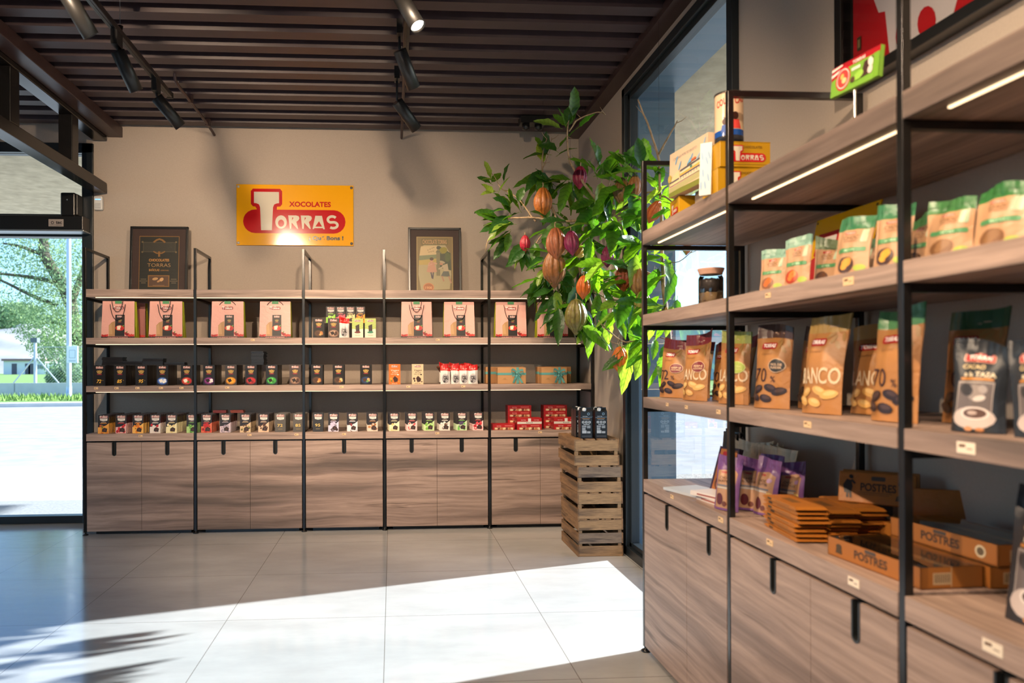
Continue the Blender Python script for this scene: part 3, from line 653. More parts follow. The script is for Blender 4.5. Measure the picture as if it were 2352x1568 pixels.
def row_of_bars(px0, px1, lev, mb, label, blabel, n, dy, t, y0=YB+.015, slant=0, drift=0, name='chocolate_bar', ygap=None, lean=0):
    """front bar plus the row standing behind it, every bar an object"""
    a, b = hit(px0, 900, Y=y0).x, hit(px1, 900, Y=y0).x; x = (a+b)/2
    o = mb.build(name, loc=(x, y0, LEV[lev]+.0005)); setp(o, label, 'chocolate bar', 'front bars of the back shelves')
    o.rotation_euler = (-lean, 0, slant)
    for i in range(1, n):
        c = o.copy(); COL.objects.link(c); c.location = (x+drift*i+random.uniform(-.001, .001), y0+dy*i, LEV[lev]+.0005)
        c.rotation_euler = (-lean+random.uniform(-.01, .01)*0, 0, slant+random.uniform(-.015, .015)); setp(c, blabel, 'chocolate bar', blabel)
    return x
BH, BW = .156, .088
dk = [((215, 242), dict(num='72'), 'black chocolate bar marked 72 in gold, leftmost of the middle shelf'), ((262, 289), dict(num='85'), 'black chocolate bar marked 85 in gold, between the 72 and 95 bars'),
      ((311, 338), dict(num='95'), 'black chocolate bar marked 95 in gold'), ((359, 387), dict(glow=('2a4f9a', '7fa4dc'), motif=('f0e8d8', 'e8ecf4', 'f4efe2')), 'black chocolate bar with blue glow and white chocolate'),
      ((415, 443), dict(glow=('b02a20', 'e86a4a'), motif=('f4e8d4', 'c0202a', '4a7a2a')), 'black chocolate bar with red strawberry glow'), ((467, 493), dict(glow=('5a1a5a', 'a03a8a'), motif=('24100c', 'f2ece6', 'e6dcd4')), 'black chocolate bar with purple glow and coconut'),
      ((516, 545), dict(glow=('c07818', 'f0b040'), motif=('2a120a', 'e8901c', 'f0a830'), body='3a332e'), 'dark chocolate bar with orange slice and golden glow'), ((563, 590), dict(glow=('8a1c1c', 'c04038'), motif=('24100c', 'c01c24', '8c141c')), 'black chocolate bar with deep red berry glow'),
      ((609, 639), dict(glow=('1c7a34', '6ac45a'), motif=('24100c', '3c9c3a', '2c7c2c')), 'black chocolate bar with bright green mint glow'), ((664, 692), dict(glow=('7a5a48', 'a88468'), motif=('24140e', '4a2c1c', '3a2016'), body='443630'), 'brown grey chocolate bar with coffee beans, last of the ten')]
ORD = 'first second third fourth fifth sixth seventh eighth ninth tenth eleventh twelfth thirteenth fourteenth fifteenth sixteenth seventeenth eighteenth nineteenth twentieth penultimate last'.split()
for (p, kw, lab) in dk:
    body = kw.get('body', DK); mb = bar_mesh(BW, BH, .020, dark_art(BW, BH, **kw), body, '161110', '0f0c0b')
    row_of_bars(p[0], p[1], 2, mb, lab + ', middle shelf', 'plain dark bars filed in the %s row of the middle shelf' % ORD[dk.index((p, kw, lab))], 9, .0255, .02, slant=-.03)
# bars of the third bay
for p, kw, lab in (((715, 741), dict(glow=('3a2418', '5a3a22'), motif=('4a2c1c', 'b8763c', 'd09a58')), 'black chocolate bar with almonds, third bay of the middle shelf'), ((764, 791), dict(glow=('3a2c22', '5a4230'), motif=('4a2c1c', 'd8b87a', 'a06a34')), 'black chocolate bar with pistachios, between the almond and blue edged bars'), ((827, 854), dict(glow=('16284a', '24406a'), motif=('4a2c1c', 'c8a060', '6a9a50')), 'black chocolate bar with dark blue lower corner')):
    mb = bar_mesh(BW, BH, .02, dark_art(BW, BH, **kw), DK, '161110', '0f0c0b'); row_of_bars(p[0], p[1], 2, mb, lab, 'plain dark bars behind the ' + lab.split('bar ')[1], 5, .0255, .02, slant=.06)
def vegan_art(w, h, ink, c1, c2):
    return logo(0, h*.885, w*.56) + [('txt', 'Vegan', 0, h*.70, h*.085, {'s': .2, 'w': w*.72}, ink), ('txt', '& free', w*.04, h*.60, h*.05, {'s': .3, 'w': w*.5}, ink), ('txt', 'with OAT', -w*.05, h*.51, h*.05, {'s': .2, 'w': w*.6}, ink), ('el', w*.30, h*.48, w*.09, h*.03, 0, ink), ('poly', [(-w*.15, h*.30), (w*.02, h*.42), (w*.30, h*.28), (w*.26, h*.14), (-w*.02, h*.10)], '3a1c12'),
            ('el', -w*.32, h*.28, w*.10, h*.06, 20, c1), ('el', -w*.27, h*.17, w*.07, h*.04, 60, c2), ('el', w*.36, h*.13, w*.06, h*.03, 0, c1), ('txt', 'Dark', 0, h*.045, h*.04, {'s': .2, 'w': w*.5}, ink)]
for p, c, ink, c1, c2, lab in (((893, 920), 'd9702a', 'f4e6d0', 'f0a030', '5a7a2a', 'orange vegan chocolate bar standing alone in the fourth bay'), ((946, 973), 'd9c09a', '2c221a', '4a2c1c', '2a1812', 'cream vegan chocolate bar to the right of the orange one')):
    mb = bar_mesh(BW*1.02, .158, .022, vegan_art(BW, .158, ink, c1, c2), c, c); row_of_bars(p[0], p[1], 2, mb, lab, 'spare bars behind the ' + lab, 3, .026, .02, slant=.02)
# sugar free bars, lowest shelf
ZH, ZW = .142, .080
zb = [((225, 249), ('d98a1c', 'b8501c', '3c8a2c'), None, 'c08a1c', 'mango and orange pictured bar, leftmost of the lowest shelf'), ((265, 290), ('c81c24', 'b01420', '4a8a34'), None, '8a1c34', 'bar with red strawberries, second on the lowest shelf'),
      ((304, 329), ('f0901c', 'e8781c', '4a8a2c'), None, 'b06a24', 'bar with oranges, third on the lowest shelf'), ((343, 369), ('e8e0d4', 'c41c24', 'c41c24'), None, 'a01c20', 'bar with white and red apples, lowest shelf'),
      ((380, 407), ('e8d490', 'f0e0b0', 'e0c060'), None, 'b0a040', 'bar with pale yellow banana slices, lowest shelf'), ((429, 452), ('5a9c3c', '4a8a34', '8ac45a'), None, '2a8a34', 'bar with green mint leaves, half behind the post'),
      ((462, 486), ('b8141c', 'c82c1c', '7a1c1c'), None, 'a81c1c', 'bar with red goji berries, lowest shelf'), ((505, 529), ('a898a4', '8c7c8c', 'c4b4bc'), None, 'b0481c', 'grey lilac bar beside the goji berry bar'),
      ((551, 575), ('c8a878', '6a4a2c', '4a7a2c'), None, '94744c', 'beige bar with coffee grains, lowest shelf'), ((593, 617), ('d0b090', '5a3422', '3c2016'), None, '94806c', 'beige bar with brown cocoa nibs, lowest shelf'),
      ((632, 655), None, '72', '6a7684', 'grey sugar free bar marked 72, lowest shelf'), ((673, 697), None, '85', '5a5450', 'grey sugar free bar marked 85, beside the post'),
      ((718, 742), None, '95', '3c3c3c', 'dark sugar free bar marked 95, third bay of the lowest shelf'), ((754, 777), ('c8bcd4', '3a2018', 'e4dcec'), None, '5a4a9a', 'bar with milk splash and violet edge'), ((797, 821), ('e8dce0', '4a2418', 'b01c2c'), None, 'a01c24', 'bar with milk splash and red edge'), ((844, 867), ('b87a44', '8a5430', 'e8dcd0'), None, '1c9a84', 'bar with almonds and turquoise edge'),
      ((893, 917), ('e8d8a0', 'd8c070', 'f0e8c8'), None, 'c8b88c', 'bar with white vanilla chocolate, fourth bay'), ((935, 957), ('e05a5a', 'f0d8c8', 'd03038'), None, 'b84a8a', 'bar with strawberries and white chocolate, fourth bay'), ((974, 997), ('7ab43c', 'a8d46a', 'e8ecc8'), None, '6aa83c', 'bar with kiwi slices, fourth bay'),
      ((1010, 1033), ('e8e0d4', '6a4630', 'f4f0ea'), None, 'a89c90', 'bar with coconut halves, fourth bay'), ((1048, 1073), ('6ab44a', '4a3a5a', 'c8e0a0'), None, '5a8a4a', 'bar with lime and figs, fourth bay'), ((1086, 1110), ('b81c28', 'd83a44', 'f0d8d0'), None, '9a1c2c', 'bar with redcurrants, last bar before the post')]
LOWC = ['e8a040', 'e8b0a8', 'f0b858', 'e8dcd0', 'ece0b0', 'a8cc80', 'd86848', 'd4c0c8', 'd8bc94', 'dcbc9c', '0', '0', '0', 'd4cce0', 'e8dce0', 'dcc8b4', 'ece0b8', 'f0c8c0', 'c8dca0', 'e4d8c8', 'c4d8a8', 'ecc4bc']
for i, (p, cs, num, side, lab) in enumerate(zb):
    body = ZF if not num else ('57514a' if num != '95' else '2a2725')
    art = zero_art(ZW, ZH, *(cs or ('0', '0', '0')), num=num, low=LOWC[i], body=body)
    mb = bar_mesh(ZW, ZH, .0105, art, body, side, '3a2622' if not num else body, side_art='b8aca0' if not num else None)
    left = i < 12
    n = 11 if i < 6 else (8 if i < 12 else 6)
    row_of_bars(p[0], p[1], 3, mb, lab, 'spare bars filed in the %s row of the lowest shelf' % ORD[i], n, .028 if left else .03, .0105, slant=.05 if left else -.06, drift=.001 if left else -.0025, lean=.08)
# two bars laid on top of rows in the second bay, flat stacks of black bars on the middle shelf
def flat_stack(px0, px1, base, n, y, label, w, d, th, c, c2, lev=None, cat='chocolate bar', name='chocolate_bar'):
    a, b = hit(px0, 900, Y=y).x, hit(px1, 900, Y=y).x; x = (a+b)/2
    mb = MB(); mb.box(-w/2, w/2, 0, d, .0008, th, flat(c, .3), side=flat(c, .3), top=flat(c2, .35)); mb.box(-w/2+.004, w/2-.004, -.0006, .001, th*.30, th*.42, flat(c2, .3))
    o0 = None
    for i in range(n):
        o = mb.build(name) if o0 is None else o0.copy()
        if o0 is not None: COL.objects.link(o)
        o0 = o0 or o
        o.location = (x+random.uniform(-.003, .003), y+random.uniform(-.003, .003), base+th*i); o.rotation_euler = (0, 0, random.uniform(-.03, .03)); setp(o, label, cat, label)
top2 = LEV[2]+BH+.001
flat_stack(238, 278, top2, 6, YB+.08, 'black bars lying in the stack above the leftmost dark file', .155, .085, .0105, '14100f', '2c2523')
flat_stack(284, 324, top2, 3, YB+.08, 'black bars lying in the low stack above the second dark file', .155, .085, .0105, '14100f', '2c2523')
flat_stack(331, 371, top2, 5, YB+.08, 'black bars lying in the stack above the third dark file', .155, .085, .0105, '14100f', '2c2523')
flat_stack(376, 424, top2, 2, YB+.10, 'black bars lying flat above the blue glow bar', .155, .085, .0105, '14100f', '2c2523')
flat_stack(577, 606, top2, 10, YB+.08, 'black bars in the tall stack above the red berry bar', .095, .155, .0105, '14100f', '2c2523')
top3 = LEV[3]+ZH+.001
flat_stack(492, 516, top3, 2, YB+.13, 'bars lying on top of the goji berry row', .10, .075, .011, '7a2c24', '4a221c')
flat_stack(532, 556, top3, 2, YB+.13, 'bars lying on top of the grey lilac row', .10, .075, .011, '8a3c24', '5a2a1c')

# display of assorted bars on the second shelf, third bay
a, b = hit(745, 760, Y=YB+.13).x, hit(842, 760, Y=YB+.13).x
rz_ = MB().box(a, b, YB+.10, YB+.25, LEV[1]+.0005, LEV[1]+.120, flat('201815', .5)).build('display_riser', bevel=.003)
setp(rz_, 'low dark riser block behind the front bars of the third bay', 'display riser')
for p, cs, side, lab in (((749, 770), ('8cc83c', 'b8dc6a', 'e8ecc8'), '6aa83c', 'small kiwi bar on the riser, upper tier, leftmost'), ((772, 792), ('e05a6a', 'f0d8c8', 'd03038'), 'b84a6a', 'small strawberry bar on the riser, upper tier'), ((794, 815), ('e8d490', 'c8a858', '8a8060'), 'c8b050', 'small pale yellow bar on the riser, upper tier'), ((817, 838), ('f0a01c', 'e8781c', '3a2a18'), 'c88024', 'small orange bar on the riser, upper tier, rightmost')):
    w, h = .073, .130; mb = bar_mesh(w, h, .011, zero_art(w, h, *cs, low=cs[0]), ZF, side, '3a2622')
    x = (hit(p[0], 700, Y=YB+.12).x+hit(p[1], 700, Y=YB+.12).x)/2
    setp(mb.build('chocolate_bar', loc=(x, YB+.12, LEV[1]+.1215)), lab, 'chocolate bar', 'assorted bars of the third bay')
for p, kw, lab in (((719, 745), dict(glow=('3a2418', '5a3a22'), motif=('4a2c1c', 'b8763c', 'd09a58')), 'black almond bar, front tier of the second shelf display'), ((753, 779), dict(glow=('8a6a58', 'b89478'), motif=('24140e', '4a2c1c', '3a2016'), body='3e322d'), 'grey brown coffee bean bar, front tier of the second shelf display')):
    mb = bar_mesh(BW, .152, .012, dark_art(BW, .152, **kw), kw.get('body', DK), '161110', '0f0c0b'); x = (hit(p[0], 700, Y=YB+.02).x+hit(p[1], 700, Y=YB+.02).x)/2
    setp(mb.build('chocolate_bar', loc=(x, YB+.02, LEV[1]+.0005), rz=.08), lab, 'chocolate bar', 'assorted bars of the third bay')
for p, c, lab in (((808, 834), '6a2418', 'green and white bar with cocoa powder, front tier'), ((838, 863), '2a7a5a', 'green and white bar with mint leaf, rightmost of the front tier')):
    w, h = .086, .150; A = [('poly', [(-w/2, h*.45), (w/2, h*.45), (w/2, h), (-w/2, h)], 'a8b85a')]
    for i in range(6): A.append(('line', [(-w/2, h*(.95-i*.09)), (w*.05, h*(.99-i*.12)), (w/2, h*(.95-i*.09))], .002, 'c8d488'))
    A += logo(0, h*.87, w*.56) + [('poly', [(-w*.18, h*.62), (w*.16, h*.70), (w*.18, h*.34), (-w*.14, h*.32)], '30201a'), ('el', 0, h*.28, w*.28, h*.05, 0, c), ('el', w*.05, h*.31, w*.16, h*.04, 10, c), ('txt', 'CACAO', 0, h*.13, h*.045, {'w': w*.45}, '5a4a3a')]
    mb = bar_mesh(w, h, .012, A, 'ddd6c0', 'c8ccb0'); x = (hit(p[0], 700, Y=YB+.02).x+hit(p[1], 700, Y=YB+.02).x)/2
    setp(mb.build('chocolate_bar', loc=(x, YB+.02, LEV[1]+.0005), rz=-.03), lab, 'chocolate bar', 'assorted bars of the third bay')
# ------------------------------------------------------------------ paper carrier bags
def bag(px0, px1, label, rope=2, y=YB+.03, dark=False, h=.283):
    a, b = hit(px0, 770, Y=y).x, hit(px1, 770, Y=y).x; w = b-a; x = (a+b)/2; d = .11
    t = thing('paper_bag', label, 'paper bag', (x, y, LEV[1]+.0005), 0, 'pink paper bags on the second shelf')
    pk = flat('e0a598' if not dark else 'a86a64', .45, bump=.25); ye = flat('a8ab20', .5, bump=.2)  # dark copy puts the shade behind the first bag into the pink
    wt = w*.955; mb = MB(); lean = .018
    P = [(-w/2, 0, 0), (w/2, 0, 0), (w/2, d, 0), (-w/2, d, 0), (-wt/2, lean, h), (wt/2, lean, h), (wt/2, lean+.045, h), (-wt/2, lean+.045, h)]
    mb.add(P, [(0, 1, 5, 4)], pk); mb.add(P, [(2, 3, 7, 6)], pk)
    for s in (1, -1):   # gusseted sides
        g0, g1 = (s*w/2*.985, d*.5, 0), (s*(wt/2-.02), lean+.022, h)
        Q = [(s*w/2, 0, 0), g0, g1, (s*wt/2, lean, h)]; R = [g0, (s*w/2, d, 0), (s*wt/2, lean+.045, h), g1]
        if s < 0: Q, R = Q[::-1], R[::-1]
        mb.add(Q, [(0, 1, 2, 3)], ye); mb.add(R, [(0, 1, 2, 3)], ye)
    mb.add([P[0], P[3], P[2], P[1]], [(0, 1, 2, 3)], pk)
    mb.build('bag_body', t)
    f = lambda x_, z_, o: (x_*(1-.045*z_/h), lean*z_/h-o-.0006, z_)
    A = [('rect', -w/2, 0, w/2, h*.045, '2c1c1e'), ('txt', 'CHURROS TORRAS', 0, h*.012, h*.022, {'b': .04, 'w': w*.6}, 'd88a84'), ('poly', [(-w*.27, h*.05), (-w*.28, h*.34), (-w*.20, h*.42), (-w*.10, h*.46), (-w*.08, h*.05)], 'ad8255'), ('poly', [(-w*.27, h*.10), (-w*.27, h*.33), (-w*.2, h*.39), (-w*.16, h*.1)], 'bd9465'),
         ('rect', -w*.09, h*.05, w*.20, h*.63, '1d1718')]
    A += logo(w*.055, h*.58, w*.18) + heart(w*.055, h*.46, w*.075, 'b89a58', '1d1718')
    A += [('el', w*.055, h*.27, w*.135, h*.075, 0, 'c8381c'), ('poly', [(-w*.02, h*.22), (-w*.03, h*.32), (w*.08, h*.34), (w*.10, h*.23)], 'f0dcc0'), ('el', w*.12, h*.25, w*.05, h*.05, 30, 'b81c20'), ('el', w*.16, h*.33, w*.03, h*.015, 40, '6a9a3a')]
    R = random.Random(4)
    for xx in (-.46, -.41, -.36, -.32, .23, .27, .31, .36, .41, .46, .25, .29, .34):
        A.append(('el', w*xx, h*(.055+R.uniform(.0, .05)+(.035 if .2 < xx < .32 else 0)), w*R.uniform(.026, .045), h*R.uniform(.025, .042), R.uniform(0, 90), R.choice(['a81c1c', '8a1418', 'c8342c', '701018'])))
    A += [('el', w*.27, h*.16, w*.03, h*.012, 50, '4a7a2c')] + logo(0, h*.815, w*.36, bc='d8b8a8')
    mb = MB(); mb.art(A, 0, f=f, eps=6e-5); mb.build('printed_front', t)
    MB().box(-.025, .025, lean-.004, lean-.002, h*.93, h*1.005, flat('4f8f5e', .5)).build('green_tab', t)
    rm = flat('120d0d', .7)
    def rope_path(x0, x1, ztop, zlow, y_, o=.012):
        P = []
        for i in range(17):
            q = i/16; xx = x0+(x1-x0)*q; u = abs(2*q-1); zz = zlow+(ztop-zlow)*(u**2.6); bulge = .02*math.sin(math.pi*q)
            P.append((xx*(1 + .10*math.sin(math.pi*2*min(q, 1-q))), y_-o*.4, zz))
        return P
    if rope >= 1: MB().tube(rope_path(-.057, .057, h*.91, h*.49, .004), .0025, rm, 6).build('handle', t)
    if rope >= 2: MB().tube(rope_path(-.043, .040, h*1.01, h*.715, .008, .03), .0025, rm, 6).build('handle', t)
    if rope == 0:
        for s in (-1, 1): MB().tube([(s*.062, lean-.003, h*.90), (s*.05, lean-.006, h*.955), (s*.03, lean+.002, h*1.0), (s*.01, lean+.03, h*1.03)], .0025, rm, 6).build('handle', t)
    return t
bag(232, 309, 'pink paper bag nearest the entrance, rope handles hanging in front')
bag(258, 334, 'pink paper bag toned darker for shade, behind and right of the first one', 0, YB+.19, True)
bag(341, 419, 'pink paper bag with rope handles, right part of the first bay')
bag(484, 560, 'pink paper bag with folded back handles, left in the second bay', 0)
bag(595, 668, 'pink paper bag with folded back handles, right in the second bay', 0)
bag(921, 993, 'pink paper bag with two hanging rope loops, left in the fourth bay')
bag(1019, 1091, 'pink paper bag with one hanging rope loop, right in the fourth bay', 1)
bag(1138, 1210, 'pink paper bag with hanging rope loop, left in the bay beside the tree', 1)
bag(1234, 1305, 'pink paper bag half hidden by cocoa leaves', 0)
# ------------------------------------------------------------------ pouches
def pouch_geo(w, h, d, cap, body, art, capfrac=.17, seed=0, skew=.012, cap_back=None, rough=.42, neck=.0, topc=None):
    R = random.Random(seed); nx, nz = 12, 18; k1, k2 = R.uniform(-1, 1)*skew, R.uniform(-1, 1)*skew; ph = R.uniform(0, 6)
    def prof(tz): return (.80+.55*tz if tz < .36 else 1.0-.0*(tz-.36)) if tz < .5 else max(0, 1-((tz-.5)/.34)**1.7) if tz < .84 else 0
    def surf(x, z, o, s=-1):
        u = max(-1, min(1, 2*x/w)); tz = max(0, min(1, z/h))
        b = d/2*prof(tz)*(1-abs(u)**2.4)*(.92+.08*math.sin(7*tz+ph+u*2)) + .002*math.sin(9*u+ph)*(.4+tz)
        wob = .003*math.sin(3*u+ph)*(tz**3)*4
        wd = 1 - .05*math.sin(math.pi*min(tz, .8)/.8)*1 + .0*tz
        xx = x*wd; zz = z+(k1*u+k2*u*u)*(tz**3)
        return (xx, s*(b+o)+wob+.010*tz**2, zz)
    mb = MB(); body_m, cap_m = flat(body, rough, 0, .5, .35), flat(cap, rough-.08, 0, .5, .3)
    for s in (-1, 1):
        V = [surf(-w/2+w*i/nx, h*j/nz, 0, s) for j in range(nz+1) for i in range(nx+1)]
        for part, m in ((0, body_m), (1, cap_m)):
            Fc = []
            for j in range(nz):
                if ((j+.5)/nz > 1-capfrac) != bool(part): continue
                for i in range(nx):
                    q = (j*(nx+1)+i, j*(nx+1)+i+1, (j+1)*(nx+1)+i+1, (j+1)*(nx+1)+i); Fc.append(q if s < 0 else q[::-1])
            mb.add(V, Fc, m, True)
    n = nx+1; V = [surf(-w/2+w*i/nx, 0, 0, -1) for i in range(n)]+[surf(-w/2+w*i/nx, 0, 0, 1) for i in range(n)]
    mb.add(V, [(i, n+i, n+i+1, i+1) for i in range(nx)], body_m)
    mb.art(art, .0, f=lambda x, z, o: surf(x, z, o+.0004), eps=1.6e-4, rough=.4)
    # weld line across the closure
    f = lambda x, z, o: surf(x, z, o+.0006)
    return mb, f
def pouch_parts(t, mb, f, w, h, capfrac, cap):
    mb.build('pouch_body', t)
    s = MB(); s.art([('line', [(-w*.49+w*.98*i/10, h*(1-capfrac*.42)) for i in range(11)], .0022, 'ffffff' if False else cap)], 0, f=lambda x, z, o: f(x, z, o+.0012)); s.build('closure_seam', t)
def couv_art(w, h, kind, badge=None, cap='7a2026'):
    A = [('txt', 'zip', w*.05, h*.885, h*.018, {'w': w*.10}, 'c8a890'), ('line', [(-w*.06, h*.894), (w*.0, h*.894)], .003, 'c8a890'), ('line', [(w*.12, h*.894), (w*.30, h*.894)], .002, 'c8a890')]
    A += [('rr', -w*.10, h*.735, w*.44, h*.078, .006, 'a8191c'), ('txt', 'TORRAS', -w*.10, h*.738, h*.042, {'b': .04, 'w': w*.38}, WHITE), ('txt', 'Gourmand', -w*.12, h*.64, h*.028, {'s': .35, 'b': -.01, 'w': w*.34}, '6a4422')]
    for i, (x, z, r) in enumerate(((.25, .76, 70), (.34, .70, 120), (.42, .78, 100), (.18, .80, 40))): A.append(('el', w*x, h*z, w*.10, h*.018, r, 'a37c48'))
    if kind in ('72', '70'):
        A += [('txt', kind, -w*.22, h*.39, h*.165, {'b': -.005, 'w': w*.42}, '3a2224'), ('txt', '%', w*.16, h*.34, h*.07, {'w': w*.13}, '3a2224')]
        bc, b2 = '2a1a1a', '463230'
    else:
        A += [('txt', 'BLANCO', -w*.02, h*.39, h*.16, {'b': .015, 'w': w*1.0}, 'dcc3a0')]; bc, b2 = 'd8a860', 'e4be7c'
    for x, z, r in ((-.28, .22, -20), (.10, .235, 15), (-.02, .115, 10), (.30, .20, -15), (-.36, .13, 20)): A += [('el', w*x, h*z, w*.17, h*.045, -r, bc), ('el', w*(x+.02), h*(z+.012), w*.11, h*.022, -r, b2)]
    A += [('txt', 'CACAO', -w*.28, h*.055, h*.022, {'w': w*.18}, '6a4422')]
    if badge: A += [('el', w*.24, h*.50, w*.20, h*.085, 0, badge[1]), ('el', w*.24, h*.50, w*.185, h*.078, 0, badge[0])] + [('txt', s_, w*.24, h*z_, h*.026, {'b': .03, 'w': w*.27}, badge[1]) for s_, z_ in ((badge[2], .512), (badge[3], .475))]
    return A
def place_pouch(label, xy, th, z, w, h, d, cap, body, art, lean=.07, seed=0, capfrac=.17, group=None, name='stand_up_pouch', cat='pouch', roll=0):
    t = thing(name, label, cat, (xy[0], xy[1], z+.001), 0, group)
    t.rotation_euler = (-lean, roll, -math.radians(90-th))
    mb, f = pouch_geo(w, h, d, cap, body, art, capfrac, seed); pouch_parts(t, mb, f, w, h, capfrac, cap); return t
KB = 'ab7540'; MAR = '7a2228'
GP = 'big kraft chocolate pouches on the right unit'
bad_m = ('7a2a30', 'd8b890', 'SIN', 'AZUCARES'); bad_k = ('32302e', 'c8a888', 'FACIL DE', 'FUNDIR'); bad_g = ('a8b850', 'c8cc80', 'NATURAL', 'ORIGEN')
W1 = .138
P = [('kraft pouch marked 72, nearest the window, with maroon top', (1.192, 3.055), 28, '72', bad_m, MAR, 1.0), ('kraft BLANCO pouch with maroon top, standing left of the first middle post', (1.178, 2.79), 18, 'B', bad_m, MAR, 1.05),
     ('kraft pouch with lime green top, right beside the post', (1.196, 2.505), 20, 'B2', bad_g, '9ca04c', 1.04), ('kraft pouch marked 70 with dark brown top and round black badge', (1.196, 2.245), 20, '70', bad_k, '4a322a', 1.09),
     ('kraft BLANCO pouch with pale tan top', (1.196, 1.975), 14, 'B', None, 'a88648', 1.10), ('kraft pouch marked 70 with green top, behind the nearest tall post', (1.196, 1.68), 8, '70', None, '4f8350', 1.09)]
for i, (lab, xy, th, kind, bad, cap, hs) in enumerate(P):
    h = .25*hs; place_pouch(lab, (xy[0]+.012, xy[1]), th, LEV[2], W1, h, .062, cap, KB, couv_art(W1, h, '70' if kind == '70' else ('72' if kind == '72' else 'B'), bad), seed=i+1, group=GP)
P2 = [('shaded kraft pouch just behind the 72 pouch', (1.30, 3.02), 22, '72', MAR, 1.0), ('shaded kraft pouch right of the left BLANCO pouch', (1.285, 2.74), 15, '70', MAR, .98), ('shaded kraft pouch touching the post, maroon top', (1.28, 2.62), 12, '72', MAR, .97), ('shaded pouch behind the lime green topped one', (1.32, 2.45), 15, 'B', '6a3030', 1.0), ('shaded kraft pouch behind the round black badge pouch', (1.32, 2.19), 15, '70', '4a322a', 1.05), ('shaded BLANCO pouch behind the pale tan topped one', (1.325, 1.93), 14, 'B', 'b89860', 1.06), ('shaded pouch marked 70 with dark green top, behind the near post', (1.335, 1.60), 12, '70', '33583a', 1.09)]
for i, (lab, xy, th, kind, cap, hs) in enumerate(P2):
    h = .242*hs; place_pouch(lab, xy, th, LEV[2], W1, h, .06, cap, KB, couv_art(W1, h, kind, None), seed=i+21, group=GP)
def cacao_art(w, h):
    f = [('rr', 0, h*.80, w*.62, h*.10, .005, 'd8a08c'), ('rr', 0, h*.80, w*.58, h*.085, .004, 'a81c1c'), ('txt', 'TORRAS', 0, h*.803, h*.045, {'b': .04, 'w': w*.5}, WHITE), ('txt', 'CACAO', -w*.08, h*.70, h*.045, {'b': .03, 'w': w*.44}, 'd8c090'), ('txt', 'a la TAZA', w*.06, h*.62, h*.05, {'b': .03, 'w': w*.62}, 'e4d4b4'), ('rect', -w*.30, h*.555, w*.34, h*.58, 'c8843c'),
         ('poly', [(-w*.34, h*.54), (w*.36, h*.54), (w*.30, h*.12), (-w*.38, h*.12)], 'b0a49c'), ('poly', [(-w*.32, h*.525), (w*.34, h*.525), (w*.29, h*.14), (-w*.36, h*.14)], '6c6260'), ('el', w*.02, h*.42, w*.16, h*.09, 20, '948882'), ('el', -w*.16, h*.45, w*.12, h*.08, 60, '3c3838'), ('el', w*.16, h*.46, w*.08, h*.05, 60, 'a89c96'), ('el', w*.10, h*.36, w*.12, h*.03, 15, 'd4c8c0'),
         ('el', -w*.02, h*.15, w*.40, h*.12, 0, 'c8b8b0'), ('el', w*.02, h*.20, w*.27, h*.07, 0, 'e0d4cc'), ('el', w*.02, h*.20, w*.22, h*.052, 0, '5c443c'), ('el', -w*.02, h*.205, w*.09, h*.022, 0, 'b8a49a'), ('el', -w*.08, h*.035, w*.08, h*.025, 0, 'c88a5c'), ('el', w*.12, h*.03, w*.08, h*.02, 0, 'b87a4c')]
    return f
h = .19; place_pouch('small black cocoa pouch with cup picture on the middle shelf, at the right edge', (1.185, 1.40), 24, LEV[2], .10, h, .045, '262a30', '262a30', cacao_art(.10, h), seed=31, capfrac=.1, name='cocoa_pouch')
place_pouch('second black cocoa pouch, mostly cut off by the right edge', (1.21, 1.27), 30, LEV[2], .10, h, .045, '262a30', '262a30', cacao_art(.10, h), seed=33, capfrac=.1, name='cocoa_pouch', roll=-.1)
place_pouch('glossy black cocoa pouch standing on the counter in the bottom right corner', (1.235, 1.31), 20, LEV[3], .125, .262, .06, '3a3634', '2c2a2c', cacao_art(.125, .262), seed=35, capfrac=.08, name='cocoa_pouch', lean=.12)
def chips_art(w, h, pic):
    return [('rr', -w*.04, h*.72, w*.30, h*.045, .003, 'a83430'), ('txt', 'TORRAS', -w*.04, h*.72, h*.024, {'b': .03, 'w': w*.26}, 'e8d8c4'), ('txt', 'CHOC', 0, h*.64, h*.062, {'b': .0, 'w': w*.40}, '6a3c22'), ('txt', 'AMARGO', .0, h*.58, h*.028, {'w': w*.36}, '6a3c22'), ('rr', w*.33, h*.66, w*.16, h*.22, .004, 'a9bfa0'), ('rr', w*.02, h*.43, w*.80, h*.075, .004, '4c8a58'), ('txt', 'BITES', w*.02, h*.43, h*.035, {'b': .02, 'w': w*.3}, 'a8c8a0'),
            ('el', -w*.10, h*.19, w*.26, h*.13, 10, pic[0]), ('el', -w*.06, h*.23, w*.16, h*.07, 20, pic[1]), ('el', -w*.15, h*.16, w*.10, h*.05, 0, pic[1]), ('el', w*.30, h*.12, w*.15, h*.055, 0, '9cb03c')]
GS = 'small kraft snack pouches on the upper shelf of the right unit'
